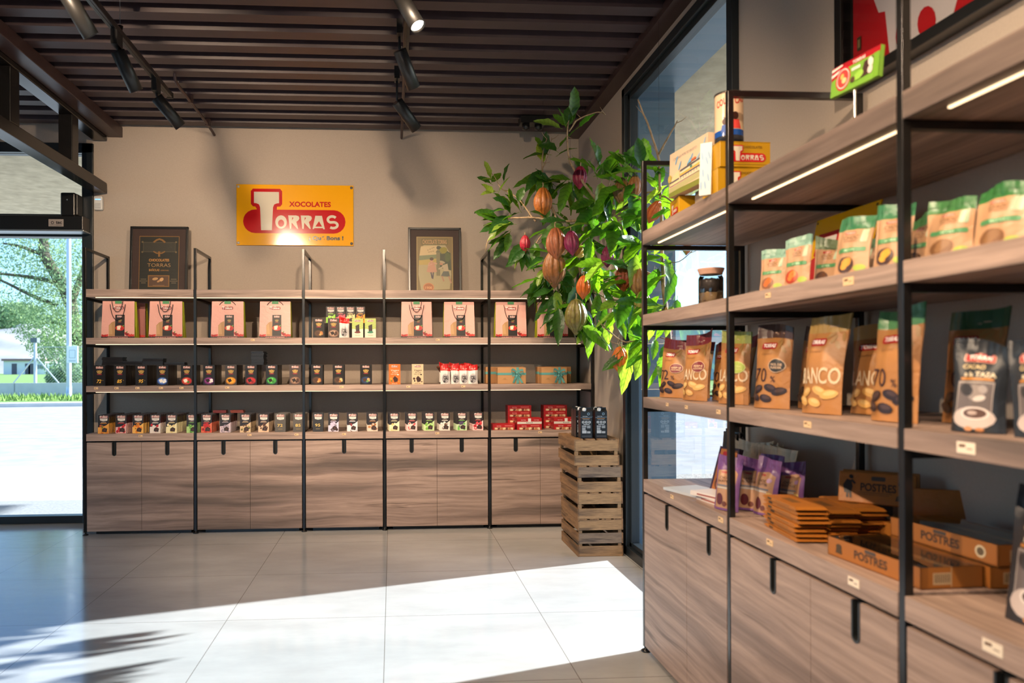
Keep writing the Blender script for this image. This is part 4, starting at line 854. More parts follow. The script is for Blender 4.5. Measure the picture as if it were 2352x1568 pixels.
S = [('pale mint topped snack pouch beside the yellow tin sign', (1.176, 2.18), 24, '80a592', .138, 1, ('8a5a3c', 'd06a2c')), ('pale mint topped snack pouch, second from the yellow tin sign', (1.176, 2.044), 20, '80a592', .157, 2, ('a83c1c', 'e07a34')), ('shaded olive topped snack pouch', (1.27, 2.05), 20, '6c7c5c', .145, 3, ('5a3a2c', '6a442c')),
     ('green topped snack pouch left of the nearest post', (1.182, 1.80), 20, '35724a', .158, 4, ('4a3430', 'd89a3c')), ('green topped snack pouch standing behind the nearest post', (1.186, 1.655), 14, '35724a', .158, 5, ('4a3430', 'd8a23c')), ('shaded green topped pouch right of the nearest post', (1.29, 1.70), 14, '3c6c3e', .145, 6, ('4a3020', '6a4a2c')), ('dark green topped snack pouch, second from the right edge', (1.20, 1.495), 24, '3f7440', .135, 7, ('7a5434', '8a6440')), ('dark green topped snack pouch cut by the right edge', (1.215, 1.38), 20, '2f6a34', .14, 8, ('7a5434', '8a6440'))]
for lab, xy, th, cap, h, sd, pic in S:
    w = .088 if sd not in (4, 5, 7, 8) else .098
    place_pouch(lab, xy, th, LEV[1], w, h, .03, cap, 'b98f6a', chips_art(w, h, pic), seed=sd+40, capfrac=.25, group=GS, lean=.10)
place_pouch('shaded snack pouch glimpsed between the olive and green topped ones', (1.285, 1.93), 22, LEV[1], .088, .12, .03, '5c7c5c', '8f6e52', chips_art(.088, .12, ('4a3020', '6a4a2c')), seed=61, capfrac=.25, group=GS)  # brown body darkened to carry the shade among the pouches
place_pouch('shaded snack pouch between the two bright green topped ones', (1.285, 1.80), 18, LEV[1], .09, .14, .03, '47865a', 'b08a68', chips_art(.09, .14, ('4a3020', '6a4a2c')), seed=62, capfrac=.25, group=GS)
def goutte_art(w, h):
    return [('poly', [(-w*.42, h*.04), (w*.36, h*.04), (w*.40, h*.70), (w*.2, h*.77), (-w*.42, h*.72)], 'b08462'), ('rr', -w*.08, h*.70, w*.26, h*.035, .003, 'a8443c'), ('txt', 'CHOC', -w*.04, h*.60, h*.045, {'b': .02, 'w': w*.36}, '4a2c22'), ('txt', 'GOUTTES', -w*.02, h*.54, h*.04, {'b': .02, 'w': w*.5}, '4a2c22'), ('rect', -w*.42, h*.44, w*.28, h*.47, '6c6c74'), ('rect', -w*.42, h*.40, w*.22, h*.43, 'b8b0a4'), ('el', -w*.16, h*.20, w*.15, h*.11, 0, '5a2022'), ('el', w*.06, h*.12, w*.10, h*.05, 30, '6a3a2c'), ('el', w*.26, h*.62, w*.08, h*.04, 40, 'b08ab0'), ('el', w*.30, h*.36, w*.10, h*.05, 40, 'd0b068')]
GQ = 'purple topped pouches on the counter'
for lab, xy, th, h, sd, ln in (('purple topped pouch standing left of the first middle post, at the counter edge', (1.155, 2.45), 26, .185, 1, .10), ('purple topped pouch leaning just right of that post', (1.235, 2.44), 50, .18, 2, .16), ('purple topped pouch in front, behind the flat stack of bars', (1.245, 2.36), 18, .19, 3, .08), ('purple topped pouch at the back right of its group', (1.34, 2.37), 20, .175, 4, .06), ('shaded purple topped pouch in the middle of its group', (1.31, 2.45), 18, .19, 5, .05)):
    place_pouch(lab, xy, th, LEV[3], .10, h, .045, '744a80', '744a80', goutte_art(.10, h), seed=sd+70, capfrac=.22, group=GQ, lean=ln)
# ------------------------------------------------------------------ gift boxes, basket, red boxes
def gift(px0, px1, label, y=YB+.03, dx=0):
    a, b = hit(px0, 860, Y=y).x, hit(px1, 860, Y=y).x; w = b-a; x = (a+b)/2; h = .128; d = .09
    t = thing('gift_box', label, 'gift box', (x, y, LEV[2]+.0005), 0); te = flat('5d9a95', .45, 0, .4, .2); kr = flat('b98a5a', .6)
    mb = MB(); mb.box(-w/2, w/2, 0, d, 0, h, kr); mb.art([('line', [(-w*.35, h*.25), (-w*.15, h*.25)], .002, 'a07444'), ('el', -w*.25, h*.30, .012, .008, 0, 'a87c4c')], 0); mb.build('box', t, bevel=.002)
    rb = MB(); rb.box(-w/2-.001, w/2+.001, -.0016, d+.001, h*.54, h*.68, te); rb.box(w*.16, w*.25, -.002, d+.001, -.0, h+.0015, te); rb.build('ribbon', t)
    bo = MB(); cx, cz = w*.18, h*.66
    for s, L, r in ((-1, .052, 25), (1, .050, 20), (-1, .05, -35), (1, .045, -40)):
        ro = math.radians(r); P = []
        loop = r > 0
        for i in range(13):
            q = i/12
            if loop: u = L*math.sin(math.pi*q); v = .012*math.sin(2*math.pi*q)
            else: u = L*q; v = .004*math.sin(9*q)
            P.append((cx+s*(u*math.cos(ro)-v*math.sin(ro)), -.010-.012*math.sin(math.pi*q), cz+u*math.sin(ro)+v*math.cos(ro)))
        V = []
        for i, p in enumerate(P): ww = .009*(.5+.5*math.sin(math.pi*min(1, i/12+.25))) ; V += [(p[0], p[1], p[2]-ww), (p[0], p[1]-.003, p[2]+ww)]
        bo.add(V, [(2*i, 2*i+1, 2*i+3, 2*i+2) for i in range(12)], te, True)
    for k in range(3):
        s = (-.6, .15, .8)[k]; V = []
        for i in range(7):
            q = i/6; V += [(cx+s*.05*q-.008, -.008-.006*math.sin(3*q+k), cz-q*(cz-.006)), (cx+s*.05*q+.010, -.012-.006*math.cos(3*q+k), cz-q*(cz-.006))]
        bo.add(V, [(2*i, 2*i+1, 2*i+3, 2*i+2) for i in range(6)], te, True)
    bo.lathe([(0, .012), (.009, .007), (.011, 0), (.009, -.007), (0, -.012)], te, 12, M=Matrix.Translation((cx, -.014, cz)))
    bo.build('bow', t)
def plain_gift(px0, px1, label):
    y = YB+.10; a, b = hit(px0, 860, Y=y).x, hit(px1, 860, Y=y).x; t = thing('gift_box', label, 'gift box', ((a+b)/2, y+.035, LEV[2]+.0005)); w = b-a
    MB().box(-w/2, w/2, 0, .09, 0, .134, flat('a8784a', .6)).build('box', t, bevel=.002); MB().box(-w/2-.001, w/2+.001, -.0015, .091, .075, .095, flat('5d9a95', .45)).build('ribbon', t)
gift(1143, 1208, 'kraft gift box with turquoise bow, left one beside the small red pouches'); plain_gift(1117, 1205, 'ribboned kraft box standing behind the left gift box')
gift(1244, 1302, 'kraft gift box with turquoise bow, right one beneath the tree'); plain_gift(1237, 1314, 'ribboned kraft box standing behind the right gift box')
def coffee_pouch_art(w, h):
    return [('txt', 'torras', 0, h*.90, h*.035, {'w': w*.36, 'b': .02}, 'f0d8d0'), ('line', [(-w*.3, h*.83), (w*.3, h*.83)], .003, 'f0c8c0'), ('el', 0, h*.30, w*.36, h*.26, 0, '9a9494'), ('el', -w*.02, h*.36, w*.20, h*.15, 0, '5e5858'), ('el', 0, h*.50, w*.24, h*.06, 0, 'b8b2b0'), ('el', -w*.08, h*.34, w*.05, h*.03, 0, 'c4bebc'), ('el', w*.12, h*.26, w*.12, h*.08, 30, '46413f'), ('el', -w*.12, h*.14, w*.12, h*.06, 20, '3c3838'), ('line', [(w*.05, h*.24), (w*.3, h*.18)], .003, 'e0dad6')]
rp = 'small red topped cocoa pouches'
def red_pouch(px, lev, label, y=YB+.03, z=0, w=.078, h=.146, sd=0, cap='c8201c'):
    x = hit(px, 860, Y=y).x; place_pouch(label, (x, y), 90, LEV[lev]+z, w, h, .032, cap, 'd6d0ca', coffee_pouch_art(w, h), seed=sd+90, capfrac=.27, group=rp, lean=.05, name='cocoa_pouch')
for i, (px, lab) in enumerate(((1023, 'first of four front red topped pouches, left of the basket'), (1047, 'second of the four front red topped pouches'), (1066, 'third of the four front red topped pouches'), (1086, 'fourth front red topped pouch, rightmost'))): red_pouch(px, 2, lab, sd=i, y=YB+.015)
bk = hit(1053, 880, Y=YB+.12)
t = thing('wicker_basket', 'dark wicker basket behind the red topped pouches', 'basket', (bk.x, YB+.15, LEV[2]+.001))
wk = flat('6a3c26', .6); mb = MB()
for i in range(11):
    q = i/10; rx, ry_, z = .105+.060*q, .065+.035*q, .008+.125*q
    P = [((rx+.003*math.sin(j*math.pi+i*math.pi))*math.cos(2*math.pi*j/40), (ry_+.003*math.sin(j*math.pi+i*math.pi))*math.sin(2*math.pi*j/40), z) for j in range(41)]
    mb.tube(P, .0055 if i < 10 else .009, wk, 6, cap=False)
mb.build('woven_wall', t); mb = MB()
for j in range(24):
    a = 2*math.pi*j/24; mb.tube([(.103*math.cos(a), .064*math.sin(a), .0), (.165*math.cos(a), .10*math.sin(a), .13)], .0035, flat('542e1e', .6), 5)
mb.build('stakes', t)
mb = MB(); mb.lathe([(0, .002), (.1, .002), (.1, .008), (0, .008)], wk, 24, M=Matrix.Diagonal((1, .62, 1, 1))); mb.build('basket_base', t)
for i, (px, dy) in enumerate(((1020, .13), (1043, .12), (1067, .14), (1078, .11))): red_pouch(px, 2, ('leftmost red topped pouch inside the basket', 'second red topped pouch inside the basket', 'third red topped pouch inside the basket', 'rightmost red topped pouch inside the basket')[i], y=YB+dy, z=.012, sd=i+7, h=.150)
red_pouch(791, 1, 'small red topped cocoa pouch between the coffee bar and the green and white bars', y=YB+.02, h=.155, w=.078, sd=12)
RB_ = flat('b01c20', .4)
def red_box(x, y, z, label, w=.195, d=.12, h=.046, rz=0, art=True, handle=False):
    mb = MB(); mb.box(-w/2, w/2, 0, d, 0, h, RB_, top=flat('bc2424', .4)); mb.box(-w/2-.001, -w/2+.0, .002, d-.002, .002, h-.002, flat('98181c', .4))
    A = [('rect', -w*.42, h*.05, w*.44, h*.42, 'c8a078'), ('txt', 'torras', -w*.22, h*.70, h*.26, {'w': w*.2}, 'e8b8b0'), ('rect', w*.05, h*.62, w*.40, h*.78, 'd46a64')] + [('el', w*(-.34+i*.12), h*.22, w*.06, h*.16, 20*i, ('e8d0a8', '6a3420', 'b8784c')[i % 3]) for i in range(7)]
    if handle: A = [('rect', -w/2, 0, w/2, h*.40, 'd8ccc0'), ('rr', 0, h*.22, w*.26, h*.2, h*.08, '8a8078'), ('rr', 0, h*.25, w*.22, h*.1, h*.05, 'd8ccc0'), ('rect', -w*.06, h*.4, w*.06, h*.95, 'e8e0d8'), ('txt', 'torras', -w*.25, h*.70, h*.24, {'w': w*.2}, 'e8b8b0'), ('txt', 'torras', w*.28, h*.70, h*.24, {'w': w*.2}, 'e8b8b0')]
    mb.art(A, 0, eps=2e-4); o = mb.build('red_carton', loc=(x, y, z), rz=rz); return setp(o, label, 'carton', 'red cartons on the lowest shelf')
xx = hit(1157, 985, Y=YB+.03).x; red_box(xx, YB+.03, LEV[3]+.0005, 'single red carton lying flat on the lowest shelf, beside the post', w=.175)
for px, nm in ((1216, 'left stack, below the left gift box'), (1300, 'right stack, behind the black cartons')):
    x = hit(px, 985, Y=YB+.02).x
    for i, s in enumerate(('bottom', 'second')): red_box(x, YB+.015, LEV[3]+.0005+.0465*i, '%s red carton of the front pile, %s' % (s, nm), handle=(i == 1))
    for i, s in enumerate(('bottom', 'second', 'top')): red_box(x-.055, YB+.150, LEV[3]+.0005+.0465*i, '%s red carton of the rear pile, %s' % (s, nm), w=.19, h=.0462)
    red_box(x-.055, YB+.150, LEV[3]+.0005+.0465*3, 'topmost red carton showing its picture, %s' % nm, w=.19, h=.0462)
# ------------------------------------------------------------------ crates with cartons
def crate(label, x0, x1, y0, y1, z0, slats, h, top=True, dx=0, rz=0, seed=0):
    t = thing('wooden_crate', label, 'crate', ((x0+x1)/2+dx, (y0+y1)/2, z0), rz, 'stacked wooden crates'); w, d = x1-x0, y1-y0; R = random.Random(seed); th = .009
    for sy in (-1, 1):
        for s in slats:
            ya = sy*(d/2-th); MB().box(-w/2+.006, w/2-.006, min(ya, sy*d/2), max(ya, sy*d/2), s[0], s[1], R.choice((CRATE, CRATE, CRATE2))).build('end_slat', t, bevel=.001)
    for sx_ in (-1, 1):
        for s in slats:
            xa = sx_*(w/2-th); MB().box(min(xa, sx_*w/2), max(xa, sx_*w/2), -d/2-.002, d/2+.002, s[0], s[1], CRATEY).build('side_slat', t, bevel=.001)
        for sy in (-1, 1): MB().box(sx_*(w/2-th)-(.022 if sx_ > 0 else 0), sx_*(w/2-th)+(.022 if sx_ < 0 else 0), sy*(d/2-th)-(.022 if sy > 0 else 0), sy*(d/2-th)+(.022 if sy < 0 else 0), 0.002, h-.010, CRATE).build('corner_post', t)
    if top:
        n = 4; g = .018; bw = (w-g*(n-1))/n
        for i in range(n): MB().box(-w/2+i*(bw+g), -w/2+i*(bw+g)+bw, -d/2, d/2, h-.010, h, CRATEY).build('bottom_board', t, bevel=.001)
    return t
cx0, cx1, cy0, cy1 = 1.231, 1.538, 4.765, 5.236
h4 = .250; hh = .1765; z = .001
crate('bottom crate of the stack, three slats high, standing on the floor', cx0, cx1, cy0, cy1, z, [(.0, .068), (.086, .155), (.175, .243)], h4, seed=1)
sl2 = [(.0, .068), (.098, .167)]
crate('second crate up from the floor', cx0-.002, cx1-.002, cy0, cy1, z+h4+.001, sl2, hh, seed=2)
crate('third crate up from the floor, weathered grey slats', cx0-.006, cx1-.006, cy0, cy1, z+h4+hh+.002, sl2, hh, seed=3, rz=.012)
crate('topmost crate of the stack, carrying the black cartons', cx0-.022, cx1-.022, cy0, cy1, z+h4+2*hh+.003, sl2, hh, seed=4, rz=-.01)
zt = z+h4+3*hh+.004
def carton(px, y, label, rz=0, back=False):
    x = hit(px, 980, Y=y).x; w, d, h = .080, .060, .200; t = thing('drink_carton', label, 'drink carton', (x, y, zt), rz, 'black drink cartons on the crates')
    mb = MB(); bm_ = flat('1c2024', .3); P = [(-w/2, 0, 0), (w/2, 0, 0), (w/2, d, 0), (-w/2, d, 0), (-w/2, 0, h*.90), (w/2, 0, h*.90), (w/2, d, h*.90), (-w/2, d, h*.90), (-w/2, d*.5, h*.985), (w/2, d*.5, h*.985)]
    mb.add(P, [(0, 3, 2, 1), (0, 1, 5, 4), (2, 3, 7, 6), (1, 2, 6, 9, 5), (3, 0, 4, 8, 7), (4, 5, 9, 8), (6, 7, 8, 9)], bm_)
    A = [('el', w*.18, h*.82, .009, .009, 0, '7c98ac'), ('el', w*.18, h*.82, .006, .006, 0, '2a3c50'), ('txt', 'torras', -w*.12, h*.745, h*.035, {'w': w*.42}, 'c8ccd0'), ('rect', -w*.36, h*.66, w*.30, h*.68, '98704a'), ('rect', -w*.30, h*.62, w*.25, h*.635, '8a9098'), ('line', [(-w*.5, h*.70), (w*.5, h*.715)], .005, '4a6074')]
    for i in range(3): A += [('rr', w*(-.28+.27*i), h*.545, w*.20, h*.07, .003, 'c0c8d0'), ('el', w*(-.28+.27*i), h*.545, w*.055, h*.02, 30, '20262c')]
    A += [('rect', -w*.26, h*.46, w*.26, h*.485, 'a8b0b8'), ('rect', -w*.38, h*.37, -w*.02, h*.435, 'a0a8b0'), ('rect', w*.04, h*.34, w*.34, h*.435, '7c848c'), ('rect', -w*.38, h*.28, -w*.08, h*.36, '8c949c'), ('rect', -w*.38, h*.17, w*.0, h*.27, 'a8b0b8'), ('rect', w*.04, h*.17, w*.34, h*.24, '98a0a8'), ('rect', -w*.40, h*.04, w*.40, h*.10, '3a3f45')]
    for i in range(6): A.append(('line', [(-w*.36, h*(.42-.011*i)), (-w*.04, h*(.42-.011*i))], .0008, '3a4048'))
    mb.art(A, 0); mb.build('carton_body', t)
    MB().box(-w/2, w/2, d*.5-.001, d*.5+.001, h*.985, h*1.03, bm_).build('top_seam', t)
    MB().lathe([(.013, 0), (.013, .012), (.011, .015), (0, .015)], flat('d0d4d8', .3), 18, M=Matrix.Translation((-.012, d*.24, h*.938)) @ Matrix.Rotation(math.radians(33), 4, 'X')).build('screw_cap', t)
carton(1347, 4.80, 'front left black drink carton on the crates', .02); carton(1381, 4.80, 'front right black drink carton, nearest the window', -.03)
carton(1336, 4.885, 'black drink carton tucked behind the front left one', .02); carton(1330, 4.97, 'rearmost black drink carton of the left file'); carton(1373, 4.885, 'black drink carton directly behind the front right one', -.02)
# ------------------------------------------------------------------ top shelf of the right unit
Z0 = LEV[0]+.0008
def rbox(name, label, cat, x, yc, w, h, d, z, body, art=None, rz=-math.pi/2, sidec=None, topc=None, lean=0, group=None, bevel=.0015):
    """box facing the aisle: front face centre-bottom at (x, yc, z)"""
    t = thing(name, label, cat, (x, yc, z), rz, group, rx=-lean)
    if lean: t.rotation_euler = (-lean, 0, rz)
    mb = MB(); mb.box(-w/2, w/2, 0, d, 0, h, flat(body, .4), side=flat(sidec or body, .4), top=flat(topc or body, .4))
    mb.build('box', t, bevel=bevel)
    if art: a = MB(); a.art(art, -.0003, eps=2e-4); a.build('printed_front', t)
    return t
def torras_box(name, label, cat, x, yc, w, h, d, z, rz, group=None, extra='CHOCOLATES'):
    t = thing(name, label, cat, (x, yc, z), rz, group); MB().box(-w/2, w/2, 0, d, 0, h, flat('b98a04', .35)).box(-w/2-.001, w/2+.001, -.001, d+.001, h-.004, h+.0, flat('a87c04', .35)).build('box', t, bevel=.0015)
    mb = MB(); s = min(w/.98, h/.44); torras_sign(mb, s*1.0, w*.075, h*.50, -.0012, extra=False); mb.art([('txt', extra, w*.14, h*.78, h*.09, {'b': .01, 'w': w*.38}, '5a3a10'), ('line', [(-w*.4, h*.10), (w*.44, h*.10)], .0012, '8a6410')], -.0015); mb.build('printed_front', t); return t
torras_box('chocolate_carton', 'lower of two stacked yellow cartons behind the post', 'carton', 1.213, 2.435, .182, .088, .12, Z0, .0)
torras_box('chocolate_carton', 'upper of two stacked yellow cartons behind the post', 'carton', 1.219, 2.43, .182, .088, .12, Z0+.0885, .03)
torras_box('chocolate_carton', 'small yellow carton under the factory picture tin', 'carton', 1.155, 2.90, .135, .085, .10, Z0, -math.pi/2-.12)
setp(MB().box(-.06, .06, 0, .09, 0, .085, flat('8c7c6c', .6)).build('display_block', loc=(1.19, 2.72, Z0), rz=-math.pi/2, bevel=.002), 'plain grey brown block under the right half of the factory picture tin', 'display block')
def fac_art(w, h):
    A = [('rect', -w/2, 0, w/2, h, 'd4b898'), ('rect', -w/2, 0, w/2, h*.12, '74782c'), ('poly', [(-w/2, h*.10), (w/2, h*.16), (w/2, h*.30), (-w/2, h*.20)], 'a8a070'), ('poly', [(-w/2, h*.20), (w*.5, h*.30), (w*.5, h*.35), (-w/2, h*.24)], 'b89888'), ('txt', 'CAMINO POR SU GUSTO', -w*.08, h*.83, h*.06, {'w': w*.62, 'b': -.01}, '6a6c78')]
    for x, z, r in ((-.30, .78, 60), (.10, .66, 50), (.04, .60, 40), (.38, .66, 55), (.42, .84, 60), (-.2, .62, 60), (.28, .60, 40)): A.append(('el', w*x, h*z, w*.065, h*.03, r, '6c9cbc' if x < .2 else '98b0c0'))
    A += [('poly', [(-w*.46, h*.24), (-w*.20, h*.26), (-w*.20, h*.52), (-w*.30, h*.50), (-w*.46, h*.36)], 'd8c090'), ('poly', [(-w*.20, h*.26), (w*.48, h*.30), (w*.48, h*.56), (-w*.18, h*.50)], 'dcc8a4'), ('poly', [(-w*.18, h*.46), (w*.48, h*.53), (w*.48, h*.57), (-w*.18, h*.51)], '4a4a50'), ('poly', [(-w*.18, h*.37), (w*.48, h*.43), (w*.48, h*.48), (-w*.18, h*.42)], 'd8a44c'), ('poly', [(-w*.18, h*.34), (w*.48, h*.39), (w*.48, h*.42), (-w*.18, h*.37)], '4c4c5c'), ('poly', [(-w*.46, h*.30), (-w*.2, h*.32), (-w*.2, h*.35), (-w*.46, h*.33)], '4c4c5c'), ('poly', [(w*.10, h*.57), (w*.24, h*.59), (w*.22, h*.63), (w*.12, h*.61)], 'd86434'), ('poly', [(w*.0, h*.55), (w*.12, h*.57), (w*.10, h*.66)], '6ca4c4'), ('el', w*.12, h*.46, w*.03, h*.03, 0, '3c7c6c'), ('el', -w*.46, h*.42, w*.05, h*.09, 0, 'b8a44c'), ('rect', -w*.465, h*.24, -w*.455, h*.38, '7c6440')]
    for i in range(9): A.append(('rect', w*(-.15+.07*i), h*(.285+.005*i), w*(-.14+.07*i), h*(.35+.006*i), '6c5c60'))
    return A
w, h = .295, .178
t = rbox('picture_tin', 'flat tin box with a painted factory scene, propped on two small boxes', 'tin', 1.145, 2.75, w, h, .035, Z0+.087, 'd4b898', fac_art(w, h), rz=-math.pi/2+.10, lean=.04)
t = rbox('picture_tin', 'tin lid with blue strokes leaning against the yellow cartons', 'tin', 1.095, 2.475, .04, .19, .012, Z0+.001, 'dcd0c4', [('el', x*.04, z*.178, .004, .016, r*.5, '88a4c0') for x, z, r in ((-.3, .8, 20), (.1, .7, 30), (-.2, .45, 10), (.25, .35, 20), (0, .2, 15), (.3, .8, 30), (-.35, .2, 0))], rz=-math.pi/2+.9, lean=.12)
tz = Z0+.178
t = thing('cocoa_tin', 'tall round cream tin with red lettering on the stacked yellow cartons', 'tin', (1.195, 2.50, tz))
r_ = .048; hT = .185
mb = MB(); mb.lathe([(0, 0), (r_, 0), (r_, hT*.16)], flat('2a2a30', .25), 36).lathe([(r_, hT*.16), (r_, hT*.27)], flat('1c50a0', .25), 36).lathe([(r_, hT*.27), (r_, hT*.97)], flat('e2c4a0', .22), 36)
f = lambda x, z, o: ((r_+o+.0004)*math.sin(x/r_), -(r_+o+.0004)*math.cos(x/r_), z)
mb.art([('txt', 'COLA', -.045, hT*.80, .022, {'b': .03, 's': .2, 'r': 18, 'w': .05}, 'c03428'), ('txt', 'CAO', .016, hT*.83, .022, {'b': .03, 's': .2, 'r': 18, 'w': .042}, 'c03428'), ('el', .0, hT*.52, .012, .014, 0, '4a2418'), ('poly', [(-.02, hT*.28), (.022, hT*.28), (.014, hT*.45), (-.012, hT*.44)], 'd8443c'), ('el', -.034, hT*.42, .010, .012, 0, '4a2418'), ('poly', [(-.05, hT*.22), (-.02, hT*.22), (-.026, hT*.36), (-.044, hT*.36)], '2a58a8'), ('line', [(-.04, hT*.50), (-.02, hT*.46), (0, hT*.50)], .003, '3a1c14')], 0, f=f)
mb.build('tin_body', t); MB().lathe([(r_+.001, hT*.965), (r_+.0015, hT*.97), (r_+.0015, hT), (r_-.003, hT), (r_-.003, hT-.004), (0, hT-.004)], flat('5a5048', .3, .6), 36).build('lid', t)
# bar on a clear stand
t = thing('display_bar', 'green and red wrapped bar held up on a slim chrome stand', 'chocolate bar', (1.245, 1.875, Z0)); mb = MB()
o0 = (1.235, 1.93)
MB().tube([(0, 0, .004), (0, 0, .16)], .0035, flat('c8c4bc', .15, 1), 10).lathe([(0, 0), (.03, 0), (.03, .003), (0, .004)], flat('c8c4bc', .15, 1), 20).build('stand', t)
w, h = .165, .082
A = [('rect', -w/2, h*.80, w/2, h, 'a82028'), ('poly', [(-w/2, h), (-w/2, h*.55), (-w*.28, h*.7), (-w*.25, h)], 'a82028'), ('poly', [(-w*.5, h*.66), (-w*.27, h*.80), (-w*.27, h*.86), (-w*.5, h*.76)], 'ece4d8'), ('poly', [(-w*.5, h*.86), (-w*.27, h*.94), (-w*.27, h*.99), (-w*.5, h*.95)], 'ece4d8'), ('el', -w*.24, h*.48, w*.16, h*.40, 0, 'c83038'), ('el', -w*.24, h*.48, w*.135, h*.34, 0, 'f0d8c8'), ('el', -w*.24, h*.48, w*.12, h*.30, 0, 'd84844'), ('el', -w*.26, h*.56, w*.04, h*.1, 0, 'f0b060'), ('el', -w*.21, h*.40, w*.05, h*.1, 0, 'f0c890'), ('txt', 'TORRAS', w*.08, h*.87, h*.10, {'b': .03, 'w': w*.26}, 'f0e4dc'), ('txt', '7UP', 0, h*.62, h*.14, {'b': .03, 'w': w*.15}, 'e4e8d8') if False else ('rect', -w*.06, h*.58, w*.12, h*.68, 'd8dcc8'), ('poly', [(w*.14, h*.2), (w*.36, h*.25), (w*.38, h*.75), (w*.2, h*.7)], '4a3430'), ('el', w*.33, h*.60, w*.05, h*.16, 20, 'e8dcd0'), ('el', w*.33, h*.35, w*.05, h*.14, 0, 'dccfc4'), ('el', w*.10, h*.34, w*.10, h*.14, 20, '98c850'), ('el', -w*.02, h*.28, w*.05, h*.1, 40, '5a4434'), ('rect', w*.40, 0, w*.5, h*.8, '78a838')]
sub = MB(); sub.box(-w/2, w/2, 0, .012, 0, h, flat('7aac3c', .3)); sub.art(A, 0, eps=1.5e-4, rough=.25); s_o = sub.build('wrapped_bar', t, loc=(0, 0, .095)); s_o.rotation_euler = (-.10, 0, -math.pi/2+.16)
s_o.location = (-.012, -.012, .145)
# glass jar
jz = LEV[1]+.001; t = thing('glass_jar', 'glass jar with wooden lid holding cocoa nibs and chips', 'jar', (1.262, 2.80, jz)); r_ = .047
MB().lathe([(0, .002), (r_-.004, .002), (r_, .008), (r_, .118), (r_-.004, .126), (r_-.006, .130)], glass_mat('jar_glass', 'e8f0f0', 1.3), 36).build('glass', t)
MB().lathe([(0, .132), (r_-.003, .132), (r_-.003, .136), (r_+.003, .150), (r_+.004, .156), (0, .156)], flat('b58d78', .6), 36).build('lid', t)
R = random.Random(5); mb = MB()
mb.lathe([(0, .006), (r_-.004, .006), (r_-.004, .060), (0, .062)], flat('a88058', .6), 24)
for i in range(46):
    a = R.uniform(0, 6.28); rr = R.uniform(.030, .041); z = R.uniform(.012, .066); Mx = Matrix.Translation((rr*math.cos(a), rr*math.sin(a), z)) @ Matrix.Rotation(a, 4, 'Z') @ Matrix.Rotation(R.uniform(.7, 1.5), 4, 'Y')
    mb.lathe([(0, -.002), (.008, -.002), (.009, 0), (.008, .002), (0, .003)], flat(R.choice(('d8b088', 'c89c70', 'e8c8a0', '7a5438')), .5), 12, M=Mx)
mb.build('cocoa_chips', t)['kind'] = 'stuff'
mb = MB(); mb.lathe([(0, .060), (r_-.004, .064), (r_-.004, .110), (0, .114)], flat('3a2c28', .8), 24)
for i in range(160):
    a = R.uniform(0, 6.28); rr = R.uniform(.0, .042); z = R.uniform(.07, .108) if rr > .036 else .112+R.uniform(-.002, .003); Mx = Matrix.Translation((rr*math.cos(a), rr*math.sin(a), z)) @ Matrix.Rotation(R.uniform(0, 3), 4, 'X')
    mb.box(-.003, .003, -.002, .002, -.002, .002, flat(R.choice(('2c2020', '463430', '1c1414')), .7), M=Mx)
mb.build('cocoa_nibs', t)['kind'] = 'stuff'
# tin sign leaning behind the snack pouches
t = thing('tin_sign', 'yellow and red tin sign leaning behind the snack pouches', 'sign', (1.36, 2.175, LEV[1]+.001)); t.rotation_euler = (-.22, 0, -math.pi/2-.0)
MB().box(-.16, .16, 0, .006, 0, .26, flat('e0a80c', .2)).build('panel', t, bevel=.002)
mb = MB(); mb.art([('rr', -.02, .075, .30, .11, .05, 'b81820'), ('poly', [(-.135, .19), (-.125, .205), (-.02, .205), (-.01, .19), (-.01, .135), (-.035, .12), (-.035, .03), (-.11, .03), (-.11, .12), (-.135, .135)], 'b81820'), ('poly', [(-.12, .19), (-.025, .19), (-.025, .145), (-.045, .13), (-.05, .04), (-.095, .04), (-.10, .13), (-.12, .145)], 'd8cfc0'), ('txt', 'ORRAS', .055, .078, .045, {'b': .04, 'w': .17}, 'd8cfc0'), ('el', -.148, .247, .004, .004, 0, '4a3a20'), ('el', .148, .247, .004, .004, 0, '4a3a20')], 0, eps=3e-4, rough=.2); mb.build('lettering', t)
# ------------------------------------------------------------------ counter of the right unit
ZK = LEV[3]+.0008
PB = 'ad6a26'
def postre_art(w, h, big=True):
    A = [('txt', 'POSTRES', w*.02, h*.52, h*.24, {'b': .03, 'w': w*.46}, '3c2c1c'), ('rr', w*.02, h*.80, w*.18, h*.14, .003, '4a4038'), ('el', w*.34, h*.68, h*.15, h*.15, 0, '3a3028'), ('el', w*.34, h*.68, h*.125, h*.125, 0, 'd8c4a0'), ('el', w*.34, h*.68, h*.08, h*.08, 0, 'a89070'), ('line', [(-w*.24, h*.34), (w*.20, h*.34)], .002, '6a4c28'), ('line', [(-w*.24, h*.28), (w*.16, h*.28)], .0015, '6a4c28'),
         ('poly', [(-w*.42, h*.30), (-w*.44, h*.55), (-w*.39, h*.74), (-w*.33, h*.70), (-w*.31, h*.5), (-w*.33, h*.28)], '2a2018'), ('el', -w*.335, h*.82, w*.028, h*.07, 30, '2a2018'), ('line', [(-w*.33, h*.72), (-w*.28, h*.6)], .006, '2a2018'), ('line', [(-w*.38, h*.3), (-w*.38, h*.14)], .005, '2a2018'), ('line', [(-w*.34, h*.3), (-w*.335, h*.14)], .005, '2a2018'), ('poly', [(w*.24, h*.14), (w*.36, h*.14), (w*.35, h*.24), (w*.25, h*.24)], '4a3820'), ('el', w*.30, h*.26, w*.05, h*.06, 0, '5a4428')]
    return A
mbp = MB(); W_, D_, T_ = .225, .088, .0125
